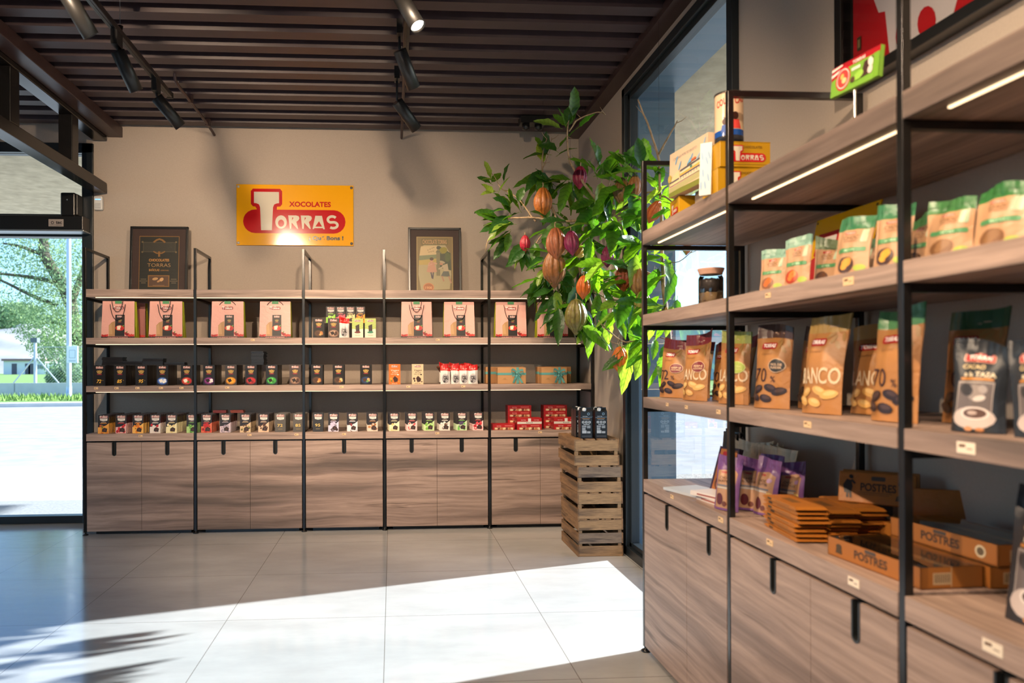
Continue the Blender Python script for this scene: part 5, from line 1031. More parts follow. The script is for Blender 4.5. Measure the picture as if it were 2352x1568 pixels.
mbp.box(-W_/2+.012, W_/2-.012, -D_/2+.002, D_/2-.002, .001, T_-.001, flat(PB, .45, 0, .5, .3), side=flat('a86a2a', .45, 0, .5, .3))
for s in (-1, 1):
    x0, x1 = s*(W_/2-.012), s*(W_/2+.004); V = [(x0, -D_/2+.002, .001), (x0, D_/2-.002, .001), (x0, D_/2-.002, T_-.001), (x0, -D_/2+.002, T_-.001), (x1, -D_/2, T_*.45), (x1, D_/2, T_*.45)]
    mbp.add(V, [(0, 4, 5, 1), (3, 2, 5, 4), (0, 3, 4), (1, 5, 2)], flat(PB, .45, 0, .5, .3))
mbp.art([('rect', -W_*.36, T_*.25, -W_*.24, T_*.75, '3a2c1c'), ('line', [(-W_*.1, T_*.5), (W_*.3, T_*.5)], .003, '8a5c2c')], -D_/2+.002)
mbp.add([(-W_*.2, -D_*.2, T_-.0008), (W_*.15, -D_*.2, T_-.0008), (W_*.15, D_*.1, T_-.0008), (-W_*.2, D_*.1, T_-.0008)], [(0, 1, 2, 3)], flat('7a5228', .5))
first = None; R = random.Random(3)
for si, (sx0, sy0, n, nm) in enumerate(((1.195, 2.085, 8, 'stack of flat kraft wrapped bars nearest the counter edge'), (1.292, 2.10, 7, 'middle stack of flat kraft wrapped bars'), (1.388, 2.125, 7, 'rear stack of flat kraft wrapped bars'))):
    for k in range(n):
        o = mbp.build('wrapped_bar') if first is None else first.copy()
        if first is not None: COL.objects.link(o)
        first = first or o
        o.location = (sx0+R.uniform(-.004, .004), sy0+R.uniform(-.012, .012), ZK+T_*k); o.rotation_euler = (0, 0, -math.pi/2-.10+R.uniform(-.03, .03))
        setp(o, 'kraft wrapped bar in the ' + nm, 'chocolate bar', nm)
def leaning_bar(x, y, rz, lean, label, art=True, z=0):
    w, h = .20, .095; t = thing('wrapped_bar', label, 'chocolate bar', (x, y, ZK+z)); t.rotation_euler = (-lean, 0, rz)
    MB().box(-w/2, w/2, 0, .014, 0, h, flat(PB, .45, 0, .5, .3)).build('wrapper', t, bevel=.003)
    if art: a = MB(); a.art(postre_art(w, h), -.0003, eps=2e-4); a.build('printed_front', t)
leaning_bar(1.43, 2.065, -.70, .36, 'POSTRES bar leaning upright on the rear stack, face to the viewer', z=.089)
leaning_bar(1.46, 2.09, -.66, .30, 'kraft bar leaning behind the POSTRES display bar', False, z=.089)
leaning_bar(1.555, 1.95, -.45, .25, 'kraft bar leaning at the right of the display bar', False, z=.055)
stk = rbox('wrapped_bar', 'kraft bar lying under the rightmost leaning bars', 'chocolate bar', 1.42, 1.93, .20, .05, .09, ZK, 'a86a2a', rz=-math.pi/2+.1)
def tray(x, y, rz, z, label, film=True):
    w, d, h = .315, .155, .048; t = thing('display_box', label, 'display box', (x, y, ZK+z), rz, 'film wrapped boxes of bars')
    kr = flat('a4652a', .5); mb = MB()
    for a in ((-w/2, w/2, 0, .003, 0, h), (-w/2, w/2, d-.003, d, 0, h), (-w/2, -w/2+.003, 0, d, 0, h), (w/2-.003, w/2, 0, d, 0, h), (-w/2, w/2, 0, d, 0, .003)): mb.box(*a, kr)
    mb.box(-w/2, w/2, d*.48, d*.50, .003, h+.0005, flat('d0a878', .5)); mb.build('box', t)
    a = MB(); a.art([('txt', 'POSTRES', w*.0, h*.52, h*.42, {'b': .03, 'w': w*.36}, '3c2c1c'), ('rr', w*.0, h*.86, w*.12, h*.18, .002, '4a4038'), ('el', w*.36, h*.5, h*.30, h*.30, 0, 'd8c4a0'), ('el', w*.36, h*.5, h*.20, h*.20, 0, '6a5840'), ('poly', [(-w*.40, h*.25), (-w*.32, h*.25), (-w*.33, h*.55), (-w*.39, h*.55)], '4a3820'), ('el', -w*.36, h*.62, w*.035, h*.14, 0, '4a3820')], -.0002)
    a.build('printed_front', t)
    e = MB(); e.add([(w/2+.0004, .03, h*.2), (w/2+.0004, .075, h*.2), (w/2+.0004, .075, h*.75), (w/2+.0004, .03, h*.75)], [(0, 1, 2, 3)], flat('c8a880', .5))
    for i in range(9): e.add([(w/2+.0007, .034+.0045*i, h*.28), (w/2+.0007, .036+.0045*i, h*.28), (w/2+.0007, .036+.0045*i, h*.7), (w/2+.0007, .034+.0045*i, h*.7)], [(0, 1, 2, 3)], flat('4a3828', .5))
    e.build('bar_code_label', t)
    c = MB(); c.box(-w/2+.005, w/2-.005, .005, d*.46, .004, h-.004, flat('2a2422', .35)); c.box(-w/2+.005, w/2-.005, d*.52, d-.005, .004, h-.004, flat('2e2624', .35)); c.build('chocolate_slabs', t)
    fm = MB(); R = random.Random(8); nx, ny = 16, 8; V = []
    for j in range(ny+1):
        for i in range(nx+1): V.append((-w/2+w*i/nx, d*j/ny, h+.0015+.0012*noise.noise(Vector((i*.7, j*.9, z*50)))))
    fm.add(V, [(j*(nx+1)+i, j*(nx+1)+i+1, (j+1)*(nx+1)+i+1, (j+1)*(nx+1)+i) for j in range(ny) for i in range(nx)], FILM, True); fm.build('film', t)
tray(1.165, 1.705, -math.pi/2+.06, 0, 'film wrapped POSTRES box at the counter edge, lower and nearest')
tray(1.33, 1.70, -math.pi/2+.03, 0, 'film wrapped box under the upper POSTRES box')
tray(1.335, 1.695, -math.pi/2+.08, .050, 'upper film wrapped POSTRES box, set back beside the near post')
# first bay: booklets, dark bar, beige sachets
for i, (x, y, rz, w, d, h, c, lab, z) in enumerate(((1.20, 2.80, .25, .21, .16, .010, 'c4c8cc', 'thin white booklet lying near the window on the counter', 0), (1.20, 2.585, .12, .17, .10, .016, 'd8ccc4', 'lower white wrapped bar on the counter beside the purple pouches', 0), (1.195, 2.60, .30, .18, .10, .016, 'e2d6cc', 'upper white wrapped bar lying across the lower one', .0165))):
    t = thing('wrapped_bar' if i else 'booklet', lab, 'chocolate bar' if i else 'booklet', (x, y, ZK+z), rz-math.pi/2)
    MB().box(-w/2, w/2, -d/2, d/2, 0, h, flat(c, .45), side=flat('e8e0d8' if i == 0 else 'c8a890', .5)).build('cover' if i == 0 else 'wrapper', t, bevel=.002)
    if i: a = MB(); a.art([('line', [(-w*.3, h*.5), (w*.25, h*.5)], h*.35, 'a0564a')], -d/2-.0002); a.build('printed_edge', t)
setp(MB().box(-.045, .045, -.012, .012, 0, .006, BLACKM).build('pen_holder', loc=(1.335, 2.80, ZK+.010), rz=.5-math.pi/2), 'small dark strip lying at the window end of the counter', 'clip')
w, h = .11, .19
rbox('chocolate_bar', 'tall brown and orange bar leaning sideways left of the post', 'chocolate bar', 1.26, 2.74, w, h, .02, ZK+.001, '3a2438', [('rect', -w*.40, h*.05, w*.44, h*.95, 'a8642c'), ('el', -w*.02, h*.24, w*.30, h*.17, 0, '5a3420'), ('el', -w*.02, h*.22, w*.22, h*.12, 0, 'b87a44'), ('rr', 0, h*.86, w*.5, h*.08, .003, 'a01c24'), ('txt', 'CACAO', 0, h*.70, h*.07, {'b': .03, 'w': w*.6}, '3a1c14'), ('rect', -w*.3, h*.5, w*.3, h*.58, '4a2418')], rz=-math.pi/2+.25, lean=.30)
R = random.Random(12)
for i in range(9):
    o = place_pouch('beige sachet standing in the file behind the purple pouches', (1.40+.004*i, 2.88-.036*i), 6, LEV[3], .12, .195, .018, 'd0b898', 'c4ac8c', [('rect', -.05, .05, .05, .12, 'a0483c')] if i == 0 else [], seed=i+100, capfrac=.08, group='beige sachets behind the purple pouches', name='sachet', cat='sachet', lean=.04)
for i in range(4):
    place_pouch('dark grey sachet standing at the window end of the sachet file', (1.45, 3.08-.035*i), 0, LEV[3], .11, .215, .016, '3a3834', '33312e', [], seed=i+120, capfrac=.08, group='dark grey sachets behind the purple pouches', name='sachet', cat='sachet', lean=.04)
setp(MB().box(-.09, .09, 0, .05, 0, .10, flat('5c4c40', .7)).build('display_block', loc=(1.45, 2.18, ZK), rz=-math.pi/2), 'low dim brown box behind the purple topped pouches', 'display block')
# jersey in a black box frame
t = thing('framed_jersey', 'red and white jersey in a deep black frame on the right wall', 'framed jersey', (1.595, 1.77, 2.205)); t.rotation_euler = (0, 0, -math.pi/2)
W2, H2 = 1.34, .98; mb = MB(); b = .035
for a in ((-W2/2, -W2/2+b, -.05, 0, 0, H2), (W2/2-b, W2/2, -.05, 0, 0, H2), (-W2/2, W2/2, -.05, 0, 0, b), (-W2/2, W2/2, -.05, 0, H2-b, H2)): mb.box(*a, BLACKM)
mb.build('frame', t, bevel=.002); MB().box(-W2/2+b, W2/2-b, -.012, -.002, b, H2-b, flat('2a2625', .5)).build('backing', t)
jm = flat('c0141c', .8, 0, .3, .2); jw = flat('dcd4d0', .8, 0, .3, .2); mb = MB()
out = [(-.60, .045), (.44, .045), (.45, .60), (.48, .62), (.56, .50), (.62, .60), (.40, .86), (.14, .93), (-.14, .93), (-.40, .86), (-.63, .64), (-.625, .63), (-.61, .62), (-.60, .60)]
n = len(out); tri = tessellate_polygon([[Vector((p[0], p[1], 0)) for p in out]])
mb.add([(p[0], -.026, p[1]) for p in out]+[(p[0], -.013, p[1]) for p in out], [fix2(f_, out) for f_ in tri]+[(i, n+i, n+(i+1) % n, (i+1) % n) for i in range(n)], jm)
mb.art([('poly', [(-.50, .27), (-.47, .20), (-.44, .19), (-.42, .046), (-.16, .046), (-.05, .30), (-.10, .62), (-.2, .76), (-.40, .66), (-.48, .42)], jw), ('el', -.36, .10, .030, .055, -15, jm), ('el', -.26, .07, .035, .05, 20, jm), ('el', -.33, .26, .04, .06, 30, jm), ('el', -.22, .24, .04, .06, 0, jm), ('rect', -.575, .12, -.555, .165, '4a4024'), ('rect', -.571, .128, -.559, .156, '8a7a4c')], -.026, eps=6e-4); mb.build('jersey', t)
MB().quad([(-W2/2+b, -.044, b), (W2/2-b, -.044, b), (W2/2-b, -.044, H2-b), (-W2/2+b, -.044, H2-b)], PICGLASS).build('glass', t)
# ------------------------------------------------------------------ cocoa tree in the corner
def leaf_mat(name, c1, c2, tr, rough=.38, veins=False):
    m, n, l, b = new_mat(name); out = n['Material Output']
    tc = n.new('ShaderNodeTexCoord'); t = n.new('ShaderNodeTexNoise'); t.inputs['Scale'].default_value = 7; t.inputs['Detail'].default_value = 3; l.new(tc.outputs['Object'], t.inputs['Vector'])
    r = ramp(n, [(.35, c1), (.65, c2)]); l.new(t.outputs[0], r.inputs[0]); l.new(r.outputs[0], b.inputs['Base Color']); b.inputs['Roughness'].default_value = rough
    ts = n.new('ShaderNodeBsdfTranslucent'); ts.inputs[0].default_value = lin(tr)
    if veins:   # side veins run forward from the midrib
        at = n.new('ShaderNodeAttribute'); at.attribute_name = 'leafuv'; sx = n.new('ShaderNodeSeparateXYZ'); l.new(at.outputs['Vector'], sx.inputs[0])
        ab = n.new('ShaderNodeMath'); ab.operation = 'ABSOLUTE'; l.new(sx.outputs[0], ab.inputs[0])
        m1 = n.new('ShaderNodeMath'); m1.operation = 'MULTIPLY_ADD'; m1.inputs[1].default_value = -.13; l.new(ab.outputs[0], m1.inputs[0]); l.new(sx.outputs[1], m1.inputs[2])
        m2 = n.new('ShaderNodeMath'); m2.operation = 'MULTIPLY'; m2.inputs[1].default_value = 7; l.new(m1.outputs[0], m2.inputs[0])
        m4 = n.new('ShaderNodeMath'); m4.operation = 'PINGPONG'; m4.inputs[1].default_value = .5; l.new(m2.outputs[0], m4.inputs[0])
        vr = ramp(n, [(.0, '8c8c8c'), (.10, 'b0b0b0'), (.20, 'ffffff')]); l.new(m4.outputs[0], vr.inputs[0])
        o2 = mix(n, l, r.outputs[0], vr.outputs[0], .2, 'MULTIPLY'); l.new(o2, b.inputs['Base Color'])
        o3 = mix(n, l, lin(tr), vr.outputs[0], .35, 'MULTIPLY'); l.new(o3, ts.inputs[0])
    bp = n.new('ShaderNodeBump'); bp.inputs['Strength'].default_value = .5; bp.inputs['Distance'].default_value = .004
    t2 = n.new('ShaderNodeTexNoise'); t2.inputs['Scale'].default_value = 60; l.new(tc.outputs['Object'], t2.inputs['Vector']); l.new(t2.outputs[0], bp.inputs['Height']); l.new(bp.outputs[0], b.inputs['Normal'])
    mx = n.new('ShaderNodeMixShader'); mx.inputs[0].default_value = .52; l.new(b.outputs[0], mx.inputs[1]); l.new(ts.outputs[0], mx.inputs[2]); l.new(mx.outputs[0], out.inputs[0]); return m
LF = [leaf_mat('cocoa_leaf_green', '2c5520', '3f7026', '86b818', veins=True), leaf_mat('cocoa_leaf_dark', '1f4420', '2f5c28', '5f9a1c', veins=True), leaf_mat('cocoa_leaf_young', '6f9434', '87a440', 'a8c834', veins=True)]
VEIN = leaf_mat('cocoa_leaf_vein', '3c5c24', '4c6c2c', '4a6a14')
tree = thing('cocoa_tree', 'cocoa tree branches full of leaves and pods hanging in the corner by the window', 'tree', (1.2, 4.6, 2.2))
TO = Vector((1.2, 4.6, 2.2))
def tp(px, py, Y):
    p = hit(px, py, Y=Y)
    if p.x > 1.515: p = hit(px, py, X=1.515)
    return p - TO
def smooth(P, n=5):
    P = [P[0]]+P+[P[-1]]; out = []
    for i in range(1, len(P)-2):
        for k in range(n):
            t = k/n; a, b, c, d = P[i-1], P[i], P[i+1], P[i+2]
            out.append(.5*((2*b)+(c-a)*t+(2*a-5*b+4*c-d)*t*t+(3*b-a-3*c+d)*t**3))
    return out+[P[-2]]
BARK = noisy('cocoa_bark', '6b5640', 'a08a6c', 30, .8, .5, .004)
br = MB()
BR = [([(1480, 625, 4.3), (1400, 500, 4.5), (1340, 505, 4.7), (1280, 508, 4.85), (1225, 500, 4.95), (1190, 500, 5.05), (1150, 508, 5.1), (1122, 545, 5.1), (1116, 578, 5.1)], .011, .003), ([(1280, 508, 4.85), (1245, 540, 4.9), (1225, 568, 4.95)], .006, .003), ([(1400, 500, 4.5), (1340, 420, 4.65), (1310, 370, 4.75), (1302, 310, 4.75), (1306, 275, 4.75)], .010, .004),
      ([(1322, 278, 4.75), (1350, 265, 4.7), (1376, 258, 4.65), (1392, 263, 4.6)], .005, .002), ([(1306, 300, 4.75), (1322, 278, 4.75)], .005, .005), ([(1400, 500, 4.5), (1450, 470, 4.3), (1500, 440, 4.15), (1560, 475, 4.05)], .009, .004), ([(1340, 508, 4.7), (1330, 600, 4.65), (1342, 642, 4.55), (1382, 680, 4.45), (1440, 692, 4.3), (1492, 702, 4.2)], .008, .003),
      ([(1342, 642, 4.55), (1368, 722, 4.45), (1400, 760, 4.4), (1440, 785, 4.3), (1500, 772, 4.2), (1562, 792, 4.1)], .006, .003), ([(1400, 783, 4.35), (1440, 795, 4.3)], .003, .002), ([(1280, 508, 4.85), (1250, 420, 4.95), (1245, 360, 5.0), (1257, 318, 5.0)], .008, .003), ([(1245, 390, 5.0), (1262, 345, 5.0), (1268, 315, 5.0)], .003, .0015), ([(1230, 508, 4.95), (1185, 450, 5.05), (1152, 432, 5.1), (1135, 405, 5.1)], .006, .002),
      ([(1340, 508, 4.7), (1295, 600, 4.75), (1280, 660, 4.8), (1310, 740, 4.75), (1325, 790, 4.7)], .008, .003), ([(1540, 800, 4.1), (1528, 700, 4.1), (1522, 600, 4.1), (1517, 480, 4.05), (1514, 370, 4.0), (1492, 300, 4.0), (1465, 228, 4.0)], .013, .004), ([(1514, 355, 4.0), (1538, 308, 4.0), (1555, 276, 4.0)], .006, .003), ([(1480, 625, 4.3), (1522, 640, 4.15)], .011, .011),
      ([(1380, 480, 4.5), (1395, 440, 4.45), (1412, 350, 4.4)], .004, .002), ([(1420, 395, 4.4), (1416, 350, 4.4)], .003, .0015), ([(1420, 460, 4.4), (1465, 350, 4.25)], .004, .002), ([(1525, 600, 4.1), (1560, 600, 4.02), (1590, 575, 3.95)], .003, .002)]
for P, r0, r1 in BR:
    S_ = smooth([tp(*p) for p in P], 4)
    S_ = [p+Vector((noise.noise(p*9), noise.noise(p*9+Vector((5, 0, 0))), noise.noise(p*9+Vector((0, 7, 0)))))*.008 for p in S_]
    br.tube(S_, r0*1.05, BARK, 7, r2=r1)
    Rr = random.Random(len(S_))
    for p in S_[2::5]:
        d = Vector((Rr.uniform(-1, 1), Rr.uniform(-.5, .5), Rr.uniform(-.5, 1))).normalized(); br.tube([p, p+d*.03, p+d*.055+Vector((0, 0, .01))], .0025, BARK, 5, r2=.001)
br.build('branches', tree)
fo = MB(); UV = []; RL = random.Random(11)
def leaf(p, D, L, W, mat, roll):
    D = D.normalized(); up_ = Vector((0, -.55, .85)); side = D.cross(up_)
    if side.length < .1: side = D.cross(Vector((0, -1, 0)))
    side.normalize(); side = Matrix.Rotation(roll, 3, D) @ side; nrm = side.cross(D).normalized()
    N = 9; V = []; curl = RL.uniform(.0, .30); tw = RL.uniform(-.5, .5)
    for i in range(N+1):
        t = i/N; wd = W/2*(math.sin(math.pi*t**.85)**.75)*(1-.12*t) if 0 < i < N else 0
        ser = 1+.07*(1 if i % 2 else -1)
        c = p + D*(L*t) + Vector((0, 0, -1))*(curl*L*t*t) + nrm*(.0)
        s2 = Matrix.Rotation(tw*t, 3, D) @ side; n2 = s2.cross(D)
        wv = .05*W*math.sin(t*14+roll)
        V += [c - s2*wd*ser + n2*(wd*.30+wv), c - s2*wd*.5 + n2*(wd*.10+wv*.5), c, c + s2*wd*.5 + n2*(wd*.10-wv*.5), c + s2*wd*ser + n2*(wd*.30-wv)]
    Fc = [(5*i+k, 5*i+k+1, 5*i+k+6, 5*i+k+5) for i in range(N) for k in range(4)]
    UV.extend([((k-2)/2.0, i/N, L) for i in range(N+1) for k in range(5)]); fo.add(V, Fc, mat, True)
    vn = [V[5*i+2]+(-D.cross(side)).normalized()*(-.0012) for i in range(N+1)]
    rb = [q for i in range(N+1) for q in (vn[i]-side*.0012*(1-i/N*.6), vn[i]+side*.0012*(1-i/N*.6))]
    fo.add(rb, [(2*i, 2*i+1, 2*i+3, 2*i+2) for i in range(N)], VEIN, True)
    _n = len(fo.v)
    fo.tube([p-D*.02, p], .0015, LF[2], 5)
    UV.extend([(0, 0, 0)]*(len(fo.v)-len(UV)))
TUFT = [(1302, 300, 4.75, 4, 115, 70, 1), (1312, 285, 4.7, 2, 60, 30, .7), (1325, 345, 4.75, 2, -60, 50, 1), (1262, 362, 5.0, 5, 100, 130, .9), (1248, 400, 5.0, 6, -110, 130, 1), (1320, 420, 4.85, 7, -120, 150, 1), (1290, 420, 4.95, 4, 170, 80, 1), (1370, 400, 4.45, 6, 70, 150, 1), (1400, 420, 4.4, 8, -30, 200, 1.05), (1352, 465, 4.6, 6, -80, 200, 1),
        (1440, 400, 4.3, 6, 60, 160, 1), (1450, 440, 4.3, 7, -90, 240, 1), (1185, 480, 5.05, 6, 130, 130, .9), (1142, 432, 5.1, 6, 110, 110, .8), (1165, 500, 5.1, 6, 175, 80, 1.1), (1180, 530, 5.1, 6, -150, 90, 1), (1212, 560, 4.98, 6, -110, 130, .9), (1262, 520, 4.9, 5, -100, 220, .9), (1300, 520, 4.7, 7, -90, 240, 1), (1370, 535, 4.5, 8, -60, 260, 1), (1425, 520, 4.35, 8, -60, 280, 1.05), (1478, 560, 4.2, 8, -90, 260, 1.05),
        (1400, 600, 4.4, 7, -90, 220, 1), (1452, 640, 4.3, 7, -90, 240, 1), (1342, 600, 4.6, 7, -100, 220, 1), (1262, 600, 4.85, 7, -120, 150, 1), (1242, 640, 4.85, 6, -120, 90, 1.05), (1285, 665, 4.8, 9, -110, 160, 1), (1325, 700, 4.7, 9, -110, 140, 1.05), (1296, 700, 4.72, 5, -120, 60, 1), (1345, 745, 4.6, 5, -75, 70, 1), (1380, 655, 4.4, 7, -20, 140, 1), (1405, 705, 4.4, 6, -45, 130, .95), (1445, 700, 4.3, 6, -80, 200, 1), (1500, 690, 4.15, 7, -90, 240, 1),
        (1492, 782, 4.2, 6, -60, 220, 1), (1442, 795, 4.3, 5, -90, 120, .95), (1432, 800, 4.3, 3, -80, 50, 1.15), (1535, 805, 4.1, 5, -80, 100, .9), (1540, 700, 4.1, 5, -90, 200, .9), (1530, 610, 4.1, 6, -90, 240, .9), (1545, 500, 4.02, 5, -60, 200, .8), (1520, 420, 4.05, 6, 40, 240, .9), (1482, 385, 4.2, 6, 95, 120, 1), (1500, 480, 4.15, 6, -90, 260, 1), (1350, 560, 4.75, 6, -100, 200, 1), (1320, 640, 4.8, 6, -90, 200, 1), (1275, 470, 4.98, 4, -60, 160, .9)]
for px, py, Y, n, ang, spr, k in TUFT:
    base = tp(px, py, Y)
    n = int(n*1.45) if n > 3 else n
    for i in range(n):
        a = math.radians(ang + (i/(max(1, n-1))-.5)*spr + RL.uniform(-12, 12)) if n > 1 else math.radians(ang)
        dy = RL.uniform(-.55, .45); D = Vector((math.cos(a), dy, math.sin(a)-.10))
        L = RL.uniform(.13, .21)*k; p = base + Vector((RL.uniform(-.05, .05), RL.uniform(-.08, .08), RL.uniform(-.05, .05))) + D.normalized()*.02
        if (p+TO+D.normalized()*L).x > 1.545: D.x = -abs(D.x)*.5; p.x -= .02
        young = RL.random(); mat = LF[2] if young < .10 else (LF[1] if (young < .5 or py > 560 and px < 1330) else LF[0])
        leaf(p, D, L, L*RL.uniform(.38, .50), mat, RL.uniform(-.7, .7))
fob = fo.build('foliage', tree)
at_ = fob.data.attributes.new('leafuv', 'FLOAT_VECTOR', 'POINT'); at_.data.foreach_set('vector', [c for q in UV for c in q])
def pod(px, py, Y, hpx, col, col2, lab, tilt=0, tx=0):
    c = tp(px, py, Y); L = hpx*2*Y/F_PX*.95; m = noisy('pod_'+col, col, col2, 60, .42, 1.0, .006, stretch=(1, 1, .6))
    mb = MB(); n = 60; prof = []; K = 18
    for i in range(K+1):
        t = i/K; r = (math.sin(math.pi*min(1, t*.92+.05))**.62)*(.23+.05*math.sin(math.pi*t)) * (1-.55*max(0, t-.72)/.28) if 0 < i < K else 0.001
        prof.append((r*L, L*(.5-t)))
    V = []
    for r, z in prof:
        for j in range(n):
            a = 2*math.pi*j/n; rr = r*(1+.20*abs(math.cos(5*a))**.55-.12+.03*noise.noise(Vector((a*3, z*40, px)))); V.append((rr*math.cos(a), rr*math.sin(a), z))
    mb.add(V, [(i*n+j, (i+1)*n+j, (i+1)*n+(j+1) % n, i*n+(j+1) % n) for i in range(K) for j in range(n)], m, True)
    mb.tube([(0, 0, L*.49), (.004, 0, L*.56), (.0, 0, L*.64)], .004, BARK, 7)
    o = mb.build('cocoa_pod', tree, loc=c); o.rotation_euler = (math.radians(tilt*.4), math.radians(tilt), px*.1); o['label'] = lab
for a in ((1247, 465, 4.88, 38, 'b06a28', '8a4c1e', 'orange brown pod'), (1277, 560, 4.55, 42, 'a4603a', '7a4228', 'reddish brown pod', 6), (1273, 618, 4.6, 48, '8f5a2c', '6a4420', 'brown warty pod', -4), (1340, 660, 4.42, 30, 'd8701c', 'b8500f', 'glossy bright orange pod', -8), (1323, 728, 4.6, 46, '7c7434', '5a4a24', 'olive brown pod'), (1332, 408, 4.7, 30, '8c1c3c', '6a1428', 'dark red pod', 6), (1313, 558, 4.5, 32, '8a2450', '6a1a3a', 'purple ribbed pod', -6), (1395, 590, 4.33, 27, '8c2850', '6c1c3c', 'purple pod beneath the leaves'), (1206, 560, 4.95, 22, '9c1c30', '7a1424', 'crimson pod at the left'), (1332, 578, 4.6, 24, 'c0a040', 'a08030', 'yellow pod', 50),
          (1428, 440, 4.3, 36, '7c5a2c', '5c4424', 'brown green pod by the window frame'), (1458, 430, 4.25, 30, '9c6840', '7a4c2c', 'small brown pod'), (1432, 640, 4.3, 36, 'a04a2c', '7a3420', 'rust coloured pod'), (1468, 650, 4.2, 38, 'a8783c', '7c5430', 'tan pod near the shelving'), (1476, 700, 4.15, 36, 'a89c48', '887a38', 'yellow green pod'), (1502, 487, 4.02, 30, 'c06020', '9c4416', 'glossy orange pod above the top shelf', 30), (1425, 828, 4.28, 36, 'd87018', 'b85810', 'lowest orange pod', 4), (1578, 570, 3.95, 17, 'a83c34', '6a8a34', 'small red green pod against the sky', 10), (1530, 730, 4.1, 26, 'b08a44', '8a6a34', 'ochre pod seen through the shelf')):
    pod(*a)
hk = MB(); hk.box(1.02, 1.22, 5.66, 5.78, ZC-.055, ZC, BLACKM).lathe([(0, ZC-.10), (.03, ZC-.09), (.03, ZC-.05), (0, ZC-.05)], BLACKM, 14, cx=1.07, cy=5.72).lathe([(0, ZC-.10), (.03, ZC-.09), (.03, ZC-.05), (0, ZC-.05)], BLACKM, 14, cx=1.17, cy=5.72)
setp(hk.build('ceiling_bracket'), 'small black bracket on the ceiling edge above the cocoa tree', 'bracket')
for px, py, Y in ((1310, 372, 4.75), (1514, 372, 4.0), (1248, 372, 5.0)):
    p = tp(px, py, Y); MB().tube([p, Vector((p.x, p.y, ZC-TO.z-.03))], .0007, BLACKM, 4).build('hanging_wire', tree)
# ------------------------------------------------------------------ outside
ASPH = noisy('pale_asphalt', '95938f', 'a8a6a1', 3, .9, .3, .01, 8)
CONC = noisy('pale_concrete', 'c4c1ba', 'd2cfc8', 2, .85, .2, .005, 8)
GRASSM = noisy('grass', '5f8038', '86a050', 8, .9, .6, .05, 8)
GRAV = noisy('gravel', '8a8378', 'c8c0b2', 60, .9, .9, .02, 6)
struct(MB().box(-400, 400, -200, 500, -.5, -.10, ASPH).build('ground'))
struct(MB().box(XL-3, 8, YW+.3, 7.35, -.12, -.03, noisy('door_apron', '8d8e90', '9c9d9e', 30, .9, .3, .01)).box(XL-12, 3, 7.35, 9.9, -.12, -.045, CONC).build('pavement'))
struct(MB().box(1.96, 6.5, -4, 8.8, -.2, -.075, GRAV).build('gravel_bed'))
for y_, lab in ((14.6, 'nearer white parking line on the tarmac outside the entrance'), (18.6, 'farther white parking line on the tarmac outside the entrance')):
    setp(MB().box(-24, -4, y_, y_+.13, -.1, -.092, flat('e8e6e0', .8)).build('road_marking'), lab, 'road marking')
struct(MB().add([(-40, 22.5, -.1), (-12, 26.5, -.1), (10, 29, -.1), (10, 29.8, -.1), (-12, 27.3, -.1), (-40, 23.4, -.1)]+[(-40, 22.5, .03), (-12, 26.5, .03), (10, 29, .03), (10, 29.8, .03), (-12, 27.3, .03), (-40, 23.4, .03)], [(6, 7, 10, 11), (7, 8, 9, 10), (0, 1, 7, 6), (1, 2, 8, 7)], CONC).build('kerb'))
verge = struct(MB().add([(-60, 21, .02), (-12, 27.3, .02), (20, 31, .02), (20, 40, .05), (-60, 40, .05)], [(0, 1, 2, 3, 4)], GRASSM).build('verge'))
gt = MB(); R = random.Random(2)
for i in range(2500):
    x = R.uniform(-20, -8); y_ = R.uniform(28.3, 32.1); hh_ = R.uniform(.08, .28); a = R.uniform(0, 3.14); gt.add([(x-.03*math.cos(a), y_-.03*math.sin(a), .02), (x+.03*math.cos(a), y_+.03*math.sin(a), .02), (x+R.uniform(-.1, .1), y_, hh_)], [(0, 1, 2)], GRASSM)
setp(gt.build('grass_tufts'), 'tufts of grass along the foot of the pale concrete wall outside', 'grass', kind='stuff')
WX0 = -34; MBw = MB(); MBw.box(WX0, 8, 32.4, 32.65, -.1, .62, CONC)
cw = MBw.build('boundary_wall'); setp(cw, 'low pale concrete boundary wall beyond the road, seen through the entrance', 'wall')
jb = MB()
for x in (-24.4, -16.3, -8.2): jb.box(x, x+.03, 32.39, 32.4, 0, .62, flat('8a8a86', .9))
jb.build('wall_joint', cw)
struct(MB().box(-200, 60, 32.7, 400, -.3, .08, GRASSM).build('field'))
t = thing('lamp_post', 'tall galvanised lamp post outside the entrance with a white box on it', 'lamp post', (-13.35, 30.9, .02))
GALV = flat('b4bcc4', .4, .5)
MB().tube([(0, 0, 0), (0, 0, 9.5)], .10, GALV, 16, r2=.085).build('pole', t)
MB().lathe([(0, 0), (.2, 0), (.2, .03), (.11, .05), (.11, .5)], GALV, 20).build('base', t)
b_ = MB(); b_.box(-.02, .42, -.16, -.10, 1.45, 2.15, flat('e4e6e6', .5)); b_.art([('rr', .20, 1.82, .26, .34, .03, 'a8b4b8'), ('rr', .20, 1.82, .22, .30, .02, 'dfe4e4'), ('rect', .06, 1.52, .34, 1.56, 'b0bcc0')], -.16, eps=.002); b_.build('notice_box', t, bevel=.01)
t = thing('fence_post', 'braced metal fence post behind the boundary wall outside', 'fence post', (hit(81, 860, Y=33.2).x, 33.2, .05))
MB().tube([(0, 0, 0), (0, 0, 2.35)], .07, GALV, 12).build('post', t)
for s in (-1, 1): MB().tube([(0, 0, 1.75), (s*1.25, .1, .2)], .035, GALV, 8).build('brace', t)
MB().box(-.14, .14, -.14, .14, 2.35, 2.55, flat('5c6468', .5)).build('post_cap', t)
